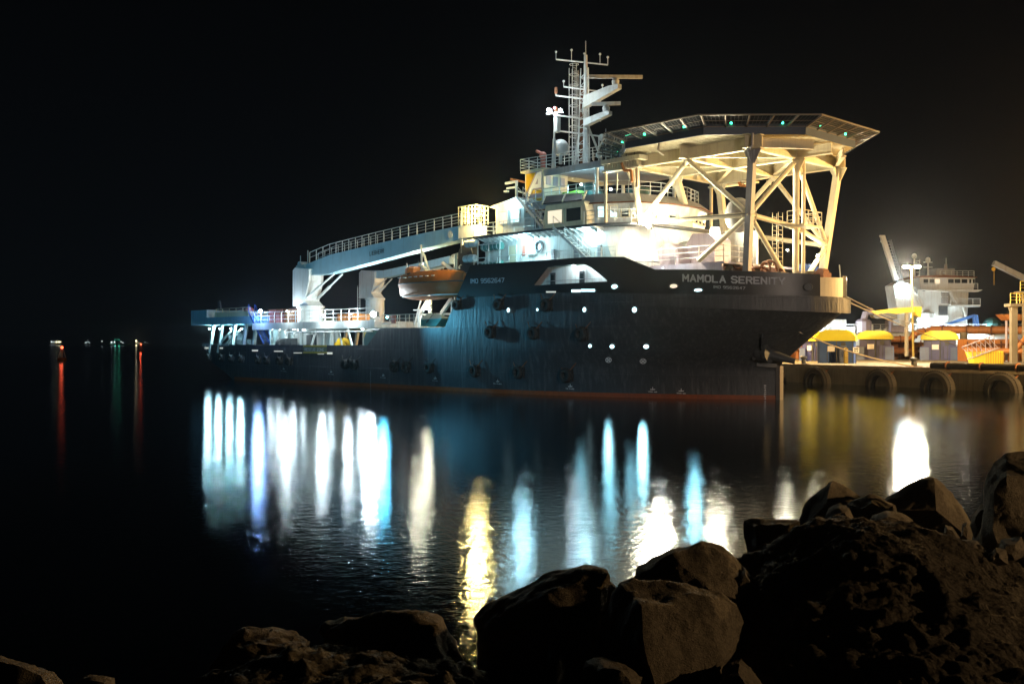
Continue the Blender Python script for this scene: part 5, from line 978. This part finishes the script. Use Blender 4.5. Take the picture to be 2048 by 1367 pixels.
t = thing('crane_jib', 'grey crane jib sloping down from the right edge', 'crane', W(2060, 560, 150)); build('jib', MB().beam(W(1987, 526, 150), W(2075, 569, 150), .75, .75), 'grey', t); build('hook', MB().cyl(W(1988, 528, 150), W(1988, 570, 150), .04).ball(W(1987, 538, 150), .3, 6), 'gold', t); build('mast', MB().cyl(V((W(2075, 569, 150).x, 150, 2)), W(2075, 560, 150), .5), 'grey', t)
# ================================================================= far ships and buoys
def far_ship(px, py, Y, lab, lights, hull_l):
    b_ = V((W(px, 0, Y).x, Y, 0)); t = thing('anchored_ship', lab, 'ship', b_); k = Y/2048
    mb = MB(); x0, x1 = b_.x-hull_l*k/2, b_.x+hull_l*k/2; mb.prism([(x0, Y, 0), (x1, Y, 0), (x1+2*k, Y, 2.2*k), (x0-1*k, Y, 2.0*k)], (0, 8*k, 0)); build('hull', mb, 'dgrey', t)
    build('deckhouse', MB().box((x0+hull_l*k*.1, Y, 2.0*k), (x0+hull_l*k*.35, Y+5*k, 4.2*k)).box((x0+hull_l*k*.15, Y, 4.2*k), (x0+hull_l*k*.3, Y+4*k, 5.2*k)), 'white', t); build('mast', MB().cyl((b_.x, Y+2*k, 2*k), (b_.x, Y+2*k, 6*k), .2*k), 'grey', t)
    for (dx, py_, col, r, st) in lights:
        p = W(dx, py_, Y-2); build('deck_light', MB().ball(p, r*k, 6), emis('far_light_%d_%d_%d' % (col[0]*99, col[2]*99, st), col, st), t)
far_ship(112, 686, 2400, 'distant anchored ship with warm yellow deck lights, farthest left', [(103, 683, CW, .9, 6), (108, 683, CW, .7, 4), (113, 683.5, (1, .9, .55), 1.2, 7), (118, 683.5, (1, .88, .5), 1.3, 7), (121, 683.5, (1, .88, .5), .9, 6), (115, 680, (1, .9, .6), .35, 5)], 26)
far_ship(175, 686, 2900, 'distant dim white lit ship between the yellow and the green ones', [(171, 685, CW, .6, 2.5), (173, 684, CW, .5, 2.5), (176, 683.5, CW, .6, 2.5), (179, 685, CW, .6, 2.5), (175, 680, CW, .3, 2)], 16)
GR = (.1, 1, .6)
far_ship(236, 686, 2100, 'distant anchored ship with green deck lights', [(204, 682, CW, .6, 5), (223, 684, CW, .9, 6), (229, 683.5, CW, .9, 6), (230, 679, GR, .5, 3), (238, 679, GR, .5, 3), (234, 679, GR, .35, 2.5), (242, 683, CW, .6, 4), (246, 685, CW, .6, 4), (230.5, 689, GR, .35, 2.5), (238, 689, GR, .35, 2.5)], 44)
far_ship(285, 686, 2600, 'distant dark ship with one bright orange white light', [(272.5, 681.5, (1, .82, .5), 1.2, 9), (290, 684, CW, .4, 2), (295, 686, CW, .3, 2)], 34)
light(W(230.5, 679, 2090), GR, 6e2, 1.0); light(W(238, 679, 2090), GR, 6e2, 1.0); light(W(272.5, 681.5, 2590), (1, .8, .5), 2.5e3, 1.2)
def buoy(px, py, Y, lab, pw):
    p = W(px, py, Y); t = thing('channel_buoy', lab, 'buoy', V((p.x, Y, 0)), group='red lit channel buoys'); k = max(p.z, .8)
    build('body', MB().lathe((p.x, Y, 0), [(k*.32, -.2), (k*.34, .18*k), (k*.1, .22*k)], 14), 'rust', t); mb = MB()
    for q in range(4): a = math.pi/2*q+.6; mb.cyl((p.x+k*.28*math.cos(a), Y+k*.28*math.sin(a), .2*k), (p.x+k*.08*math.cos(a), Y+k*.08*math.sin(a), .86*k), .03*k, n=5)
    build('cage', mb, 'grey', t); build('lantern', MB().ball(p, .10*k, 8), emis('buoy_lantern', (1, .12, .05), 6), t); light(p+V((0, -.25*k, .05)), (1, .10, .04), pw, .1*k)
buoy(124, 694.5, 260, 'red lit buoy nearest the camera, below the yellow lit ship', 30); buoy(282, 688.2, 520, 'farther red lit buoy beside the orange white ship light', 100)
# ================================================================= shore: boulders and gravel bank
rkm = mat('rough_boulder_stone', (.13, .10, .065), .95, spec=.15, var=.62, nscale=22.0, bump=.06, bscale=17)
nt = rkm.node_tree; n = nt.nodes; l = nt.links; tc = n.new('ShaderNodeTexCoord'); vo = n.new('ShaderNodeTexNoise'); vo.inputs['Scale'].default_value = 55; vo.inputs['Detail'].default_value = 5; l.new(tc.outputs['Object'], vo.inputs['Vector']); old = [q for q in n if q.type == 'BUMP'][0]; b2 = n.new('ShaderNodeBump'); b2.inputs['Distance'].default_value = .03; l.new(vo.outputs['Fac'], b2.inputs['Height']); l.new(old.outputs[0], b2.inputs['Normal']); l.new(b2.outputs[0], n['Principled BSDF'].inputs['Normal'])
grm = mat('shaded_coarse_gravel', (.07, .054, .036), .95, var=.6, spec=.1, nscale=14, bump=.16, bscale=15)  # gravel darkened, the bank's dimness is put into its colour
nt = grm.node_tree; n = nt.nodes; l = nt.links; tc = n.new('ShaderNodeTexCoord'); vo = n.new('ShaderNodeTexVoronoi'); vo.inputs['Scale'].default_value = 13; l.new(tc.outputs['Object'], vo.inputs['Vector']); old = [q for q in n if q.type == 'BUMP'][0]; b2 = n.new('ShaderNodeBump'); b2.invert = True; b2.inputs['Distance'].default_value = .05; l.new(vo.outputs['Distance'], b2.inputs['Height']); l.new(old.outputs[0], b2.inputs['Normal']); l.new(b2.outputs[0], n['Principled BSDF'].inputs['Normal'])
grm2 = grm.copy(); grm2.name = 'lit_coarse_gravel'  # same gravel made lighter, lamplight on the slope put into its colour
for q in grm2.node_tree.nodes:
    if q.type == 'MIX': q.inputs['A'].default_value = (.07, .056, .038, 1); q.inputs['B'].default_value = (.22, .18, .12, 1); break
RN = [0]
def rock(lab, outline, Y, front=(), thick=1.0, m=None, rough=.07, sub=5, name='boulder', group='boulders of the rock armour', kind=None, back=.6, fscale=.55):
    RN[0] += 1; seed = RN[0]*13.7; bm = bmesh.new(); pts = [W(x, y, Y) for x, y in outline]; ux = sum(q[0] for q in outline)/len(outline); uy = sum(q[1] for q in outline)/len(outline); cen = sum(pts, V())/len(pts); base = V((cen.x, cen.y, min(p.z for p in pts)))
    allp = list(pts)+[W(ux+(x-ux)*.78, uy+(y-uy)*.86, Y+thick*.7) for x, y in outline]+[W(ux+(x-ux)*.5, uy+(y-uy)*.6, Y+thick*1.2) for x, y in outline]
    allp += [W(x, y, Y-d) for x, y, d in front] if front else [W(ux+(x-ux)*fscale, uy+(y-uy)*fscale, Y-thick*.8) for x, y in outline]
    for p in allp: bm.verts.new(p-base)
    r_ = bmesh.ops.convex_hull(bm, input=bm.verts); bmesh.ops.delete(bm, geom=[q for q in set(r_['geom_interior']+r_['geom_unused']) if isinstance(q, bmesh.types.BMVert)], context='VERTS')
    bmesh.ops.triangulate(bm, faces=bm.faces)
    for it in range(sub):                                      # refine long edges so the facets can be roughened
        L = [e_ for e_ in bm.edges if e_.calc_length() > Y*(.075, .045, .026, .014, .0075)[it]]
        if L: bmesh.ops.subdivide_edges(bm, edges=L, cuts=1); bmesh.ops.triangulate(bm, faces=[f for f in bm.faces if len(f.verts) > 3])
    bm.normal_update(); o = V((seed, seed*.7, 0))
    if m is not None:
        L = [e_ for e_ in bm.edges if e_.calc_length() > .085]
        bmesh.ops.subdivide_edges(bm, edges=L, cuts=1); bmesh.ops.triangulate(bm, faces=[f for f in bm.faces if len(f.verts) > 3]); bm.normal_update()
    for v in bm.verts:
        if m is not None:
            vd = noise.voronoi(v.co*3.2+o)[0][0]; ve = noise.voronoi(v.co*7.5+o)[0][0]; v.co += v.normal*(.16*max(0, .5-vd)+.07*max(0, .5-ve))
        c = v.co; d = noise.fractal(c*1.4+o, 1.0, 2.0, 4)*rough*1.3+(.35-abs(noise.noise(c*4.2+o)))*rough*.35+noise.noise(c*9+o)*rough*.22+noise.noise(c*19+o)*rough*.22
        rid = abs(noise.noise(c*2.3+o))
        v.co += v.normal*(d-(.05-rid)*rough*2.5 if rid < .05 and m is None else d)
    me = bpy.data.meshes.new(name); bm.to_mesh(me); bm.free(); me.polygons.foreach_set('use_smooth', [True]*len(me.polygons)); me.materials.append(m or rkm)
    if m is None: me.set_sharp_from_angle(angle=R(38))
    ob = bpy.data.objects.new(name, me); COL.objects.link(ob); ob.location = base
    if kind: tag(ob, kind=kind)
    else: tag(ob, lab, 'rock', group)
    return ob
rock('large central boulder with a lit sliver on its right flank', [(946, 1270), (945, 1238), (1005, 1192), (1060, 1162), (1110, 1142), (1180, 1128), (1212, 1136), (1228, 1152), (1242, 1188), (1195, 1240), (1180, 1300), (1150, 1420), (950, 1420)], 13.5, [(1218, 1143, .5), (1166, 1262, 1.3), (1090, 1200, .9), (980, 1260, .6), (1030, 1330, 1.3), (1120, 1330, 1.5), (1060, 1420, 1.5)], 1.5)
rock('big sunlit-looking wedge boulder in front of the others, right of the central one', [(1240, 1167), (1262, 1163), (1350, 1172), (1440, 1182), (1475, 1205), (1484, 1245), (1470, 1310), (1430, 1370), (1350, 1440), (1200, 1440), (1190, 1330), (1200, 1240)], 11.6, [(1285, 1215, .9), (1292, 1300, 1.3), (1320, 1400, 1.5), (1420, 1240, .7), (1440, 1320, .9), (1225, 1260, .4)], 1.1).__setitem__('label', 'big wedge boulder with a broad lit face, right of the central one')
rock('boulder with a triangular dark hollow behind the wedge boulder', [(1265, 1168), (1268, 1132), (1310, 1108), (1350, 1100), (1410, 1077), (1445, 1090), (1480, 1130), (1515, 1165), (1500, 1200), (1440, 1240), (1270, 1240)], 13.4, [(1340, 1108, .5), (1420, 1176, 1.1), (1275, 1150, .5), (1380, 1200, 1.2), (1460, 1160, .7), (1480, 1200, .7), (1280, 1230, .9)], 1.0)
rock('small dark cleft rock on the right shoulder of that boulder', [(1470, 1150), (1490, 1130), (1512, 1150), (1520, 1180), (1500, 1210), (1460, 1210)], 13.2, (), .5)
rock('flat topped square block at the edge of the gravel bank', [(1487, 1040), (1500, 1034), (1560, 1036), (1600, 1040), (1620, 1110), (1496, 1110), (1490, 1080)], 17.5, (), .8)
rock('pointed dark rock in the water left of the lamp reflection', [(1595, 1040), (1612, 1010), (1640, 985), (1655, 962), (1668, 957), (1690, 972), (1735, 1000), (1750, 1035), (1700, 1070), (1600, 1070)], 23, [(1662, 965, .2), (1650, 1010, .9), (1700, 1020, .7), (1620, 1040, .6)], 1.2)
rock('peaked boulder right under the bright lamp reflection', [(1765, 1010), (1775, 992), (1810, 978), (1845, 968), (1862, 955), (1880, 962), (1910, 985), (1930, 1010), (1943, 1050), (1940, 1090), (1800, 1090)], 21, [(1866, 958, .4), (1872, 1020, 1.1), (1800, 1020, .8), (1905, 1010, .5), (1920, 1060, .7)], 1.2)
rock('tall black boulder cut by the right edge', [(1972, 1010), (1972, 960), (1990, 925), (2012, 908), (2080, 900), (2100, 1000), (2090, 1160), (1975, 1150), (1960, 1090)], 17, (), 1.2)
rock('narrow lit splinter of rock left of the tall black boulder', [(1940, 1050), (1945, 1030), (1962, 1008), (1975, 1004), (1978, 1020), (1965, 1050), (1950, 1075)], 18, (), .35, rough=.02)
rock('rounded small rock on the crest of the gravel bank', [(1650, 1040), (1662, 1020), (1680, 1010), (1700, 1014), (1715, 1040), (1700, 1060), (1660, 1060)], 16.5, (), .45)
rock('lumpy rock on the crest right of the rounded small one', [(1735, 1050), (1745, 1034), (1775, 1026), (1805, 1028), (1822, 1040), (1822, 1070), (1780, 1085), (1740, 1075)], 15.8, (), .5)
rock('low rock between the peaked boulder and the crest', [(1700, 1010), (1740, 990), (1790, 1010), (1795, 1050), (1720, 1060)], 19.5, (), .6)
rock('pale split stone on the bank below the peaked boulder', [(1885, 1085), (1890, 1048), (1905, 1052), (1920, 1075), (1905, 1090)], 15.2, (), .25, rough=.02); rock('upright lit stone beside the pale split stone', [(1920, 1075), (1922, 1045), (1935, 1042), (1942, 1060), (1936, 1085)], 15.8, (), .25, rough=.02)
rock('round dark stone half way down the bank', [(1905, 1090), (1925, 1078), (1955, 1082), (1975, 1105), (1970, 1125), (1910, 1120)], 14.6, (), .45); rock('stone low at the right edge of the bank', [(1975, 1115), (1990, 1090), (2012, 1100), (2012, 1125), (1980, 1130)], 14.2, (), .4); rock('flat stone farthest right on the bank', [(1995, 1100), (2005, 1082), (2040, 1078), (2046, 1100), (2030, 1120), (2000, 1115)], 14.6, (), .4)
rock('rounded boulder at the lower left with a lit top', [(405, 1400), (420, 1330), (450, 1280), (490, 1259), (540, 1262), (590, 1268), (622, 1280), (630, 1310), (650, 1400)], 12.2, (), .9, rough=.09)
rock('broad boulder with forked lit ridges left of the central one', [(640, 1290), (650, 1262), (700, 1240), (750, 1228), (800, 1232), (850, 1232), (885, 1238), (905, 1275), (930, 1330), (935, 1400), (660, 1400)], 12.6, [(848, 1240, .5), (790, 1300, 1.0), (870, 1250, .5), (700, 1330, .7), (880, 1330, 1.1), (760, 1380, 1.2)], 1.0, rough=.07)
rock('small flat rock behind the broad boulder', [(642, 1262), (650, 1245), (690, 1236), (722, 1242), (720, 1270), (660, 1275)], 14.0, (), .4)
rock('boulder in the bottom left corner', [(-40, 1300), (10, 1322), (60, 1340), (110, 1352), (135, 1400), (-40, 1420)], 10.5, (), .8, rough=.06); rock('low stone at the bottom beside the corner boulder', [(150, 1366), (180, 1357), (220, 1364), (230, 1400), (150, 1400)], 10.5, (), .4)
rock('rounded stone at the bottom centre', [(1165, 1380), (1172, 1322), (1200, 1312), (1260, 1326), (1290, 1350), (1305, 1420), (1165, 1420)], 10.2, (), .6); rock('thin upright stone in the dark gap at the bottom', [(1085, 1400), (1090, 1345), (1100, 1290), (1118, 1290), (1120, 1400)], 11.4, (), .3, rough=.03)
rock('stone at the bottom right of the wedge boulder', [(1430, 1400), (1450, 1330), (1480, 1318), (1530, 1390), (1540, 1440), (1430, 1440)], 10.4, (), .6)
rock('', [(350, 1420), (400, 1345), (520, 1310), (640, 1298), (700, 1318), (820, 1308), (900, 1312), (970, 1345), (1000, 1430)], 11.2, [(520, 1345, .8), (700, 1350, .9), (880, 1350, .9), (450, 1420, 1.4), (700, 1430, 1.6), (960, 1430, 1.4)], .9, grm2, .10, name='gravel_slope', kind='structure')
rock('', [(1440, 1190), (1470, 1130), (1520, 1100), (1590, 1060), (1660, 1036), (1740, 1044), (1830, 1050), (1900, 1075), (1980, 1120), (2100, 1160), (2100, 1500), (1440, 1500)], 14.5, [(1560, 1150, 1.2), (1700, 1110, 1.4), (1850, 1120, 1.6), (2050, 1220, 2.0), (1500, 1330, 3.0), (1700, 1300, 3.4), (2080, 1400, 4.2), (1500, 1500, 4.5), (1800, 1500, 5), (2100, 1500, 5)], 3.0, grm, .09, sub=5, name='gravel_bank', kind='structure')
# sodium street lamp on the breakwater road, out of frame to the right
t = thing('street_lamp', 'sodium street lamp on the breakwater road', 'street lamp', (25, 12, .2), rz=.01); ORI[t.name] = (0, 0, 0); build('pole', MB().cyl((0, 0, -1), (0, 0, 6.3), .12, .07), 'grey', t); build('lamp_head', MB().box((-.7, -.15, 6.25), (.1, .15, 6.4)), 'grey', t); light((24.6, 12, 6.15), (1, .70, .38), 8500, .12)
# ================================================================= thin volume added to imitate lens glow round the lamps
hzm = bpy.data.materials.new('added_glow_volume'); hzm.use_nodes = True; nt = hzm.node_tree; nt.nodes.clear(); o_ = nt.nodes.new('ShaderNodeOutputMaterial'); pv = nt.nodes.new('ShaderNodeVolumePrincipled')
pv.inputs['Density'].default_value = .00007; pv.inputs['Anisotropy'].default_value = .93; pv.inputs['Color'].default_value = (.9, .94, 1, 1); nt.links.new(pv.outputs[0], o_.inputs['Volume'])
hz_ = build('added_glow_haze', MB().box((-3250, -60, -1.5), (3250, 3400, 60)), hzm); tag(hz_, kind='stuff'); cy.volume_bounces = 0
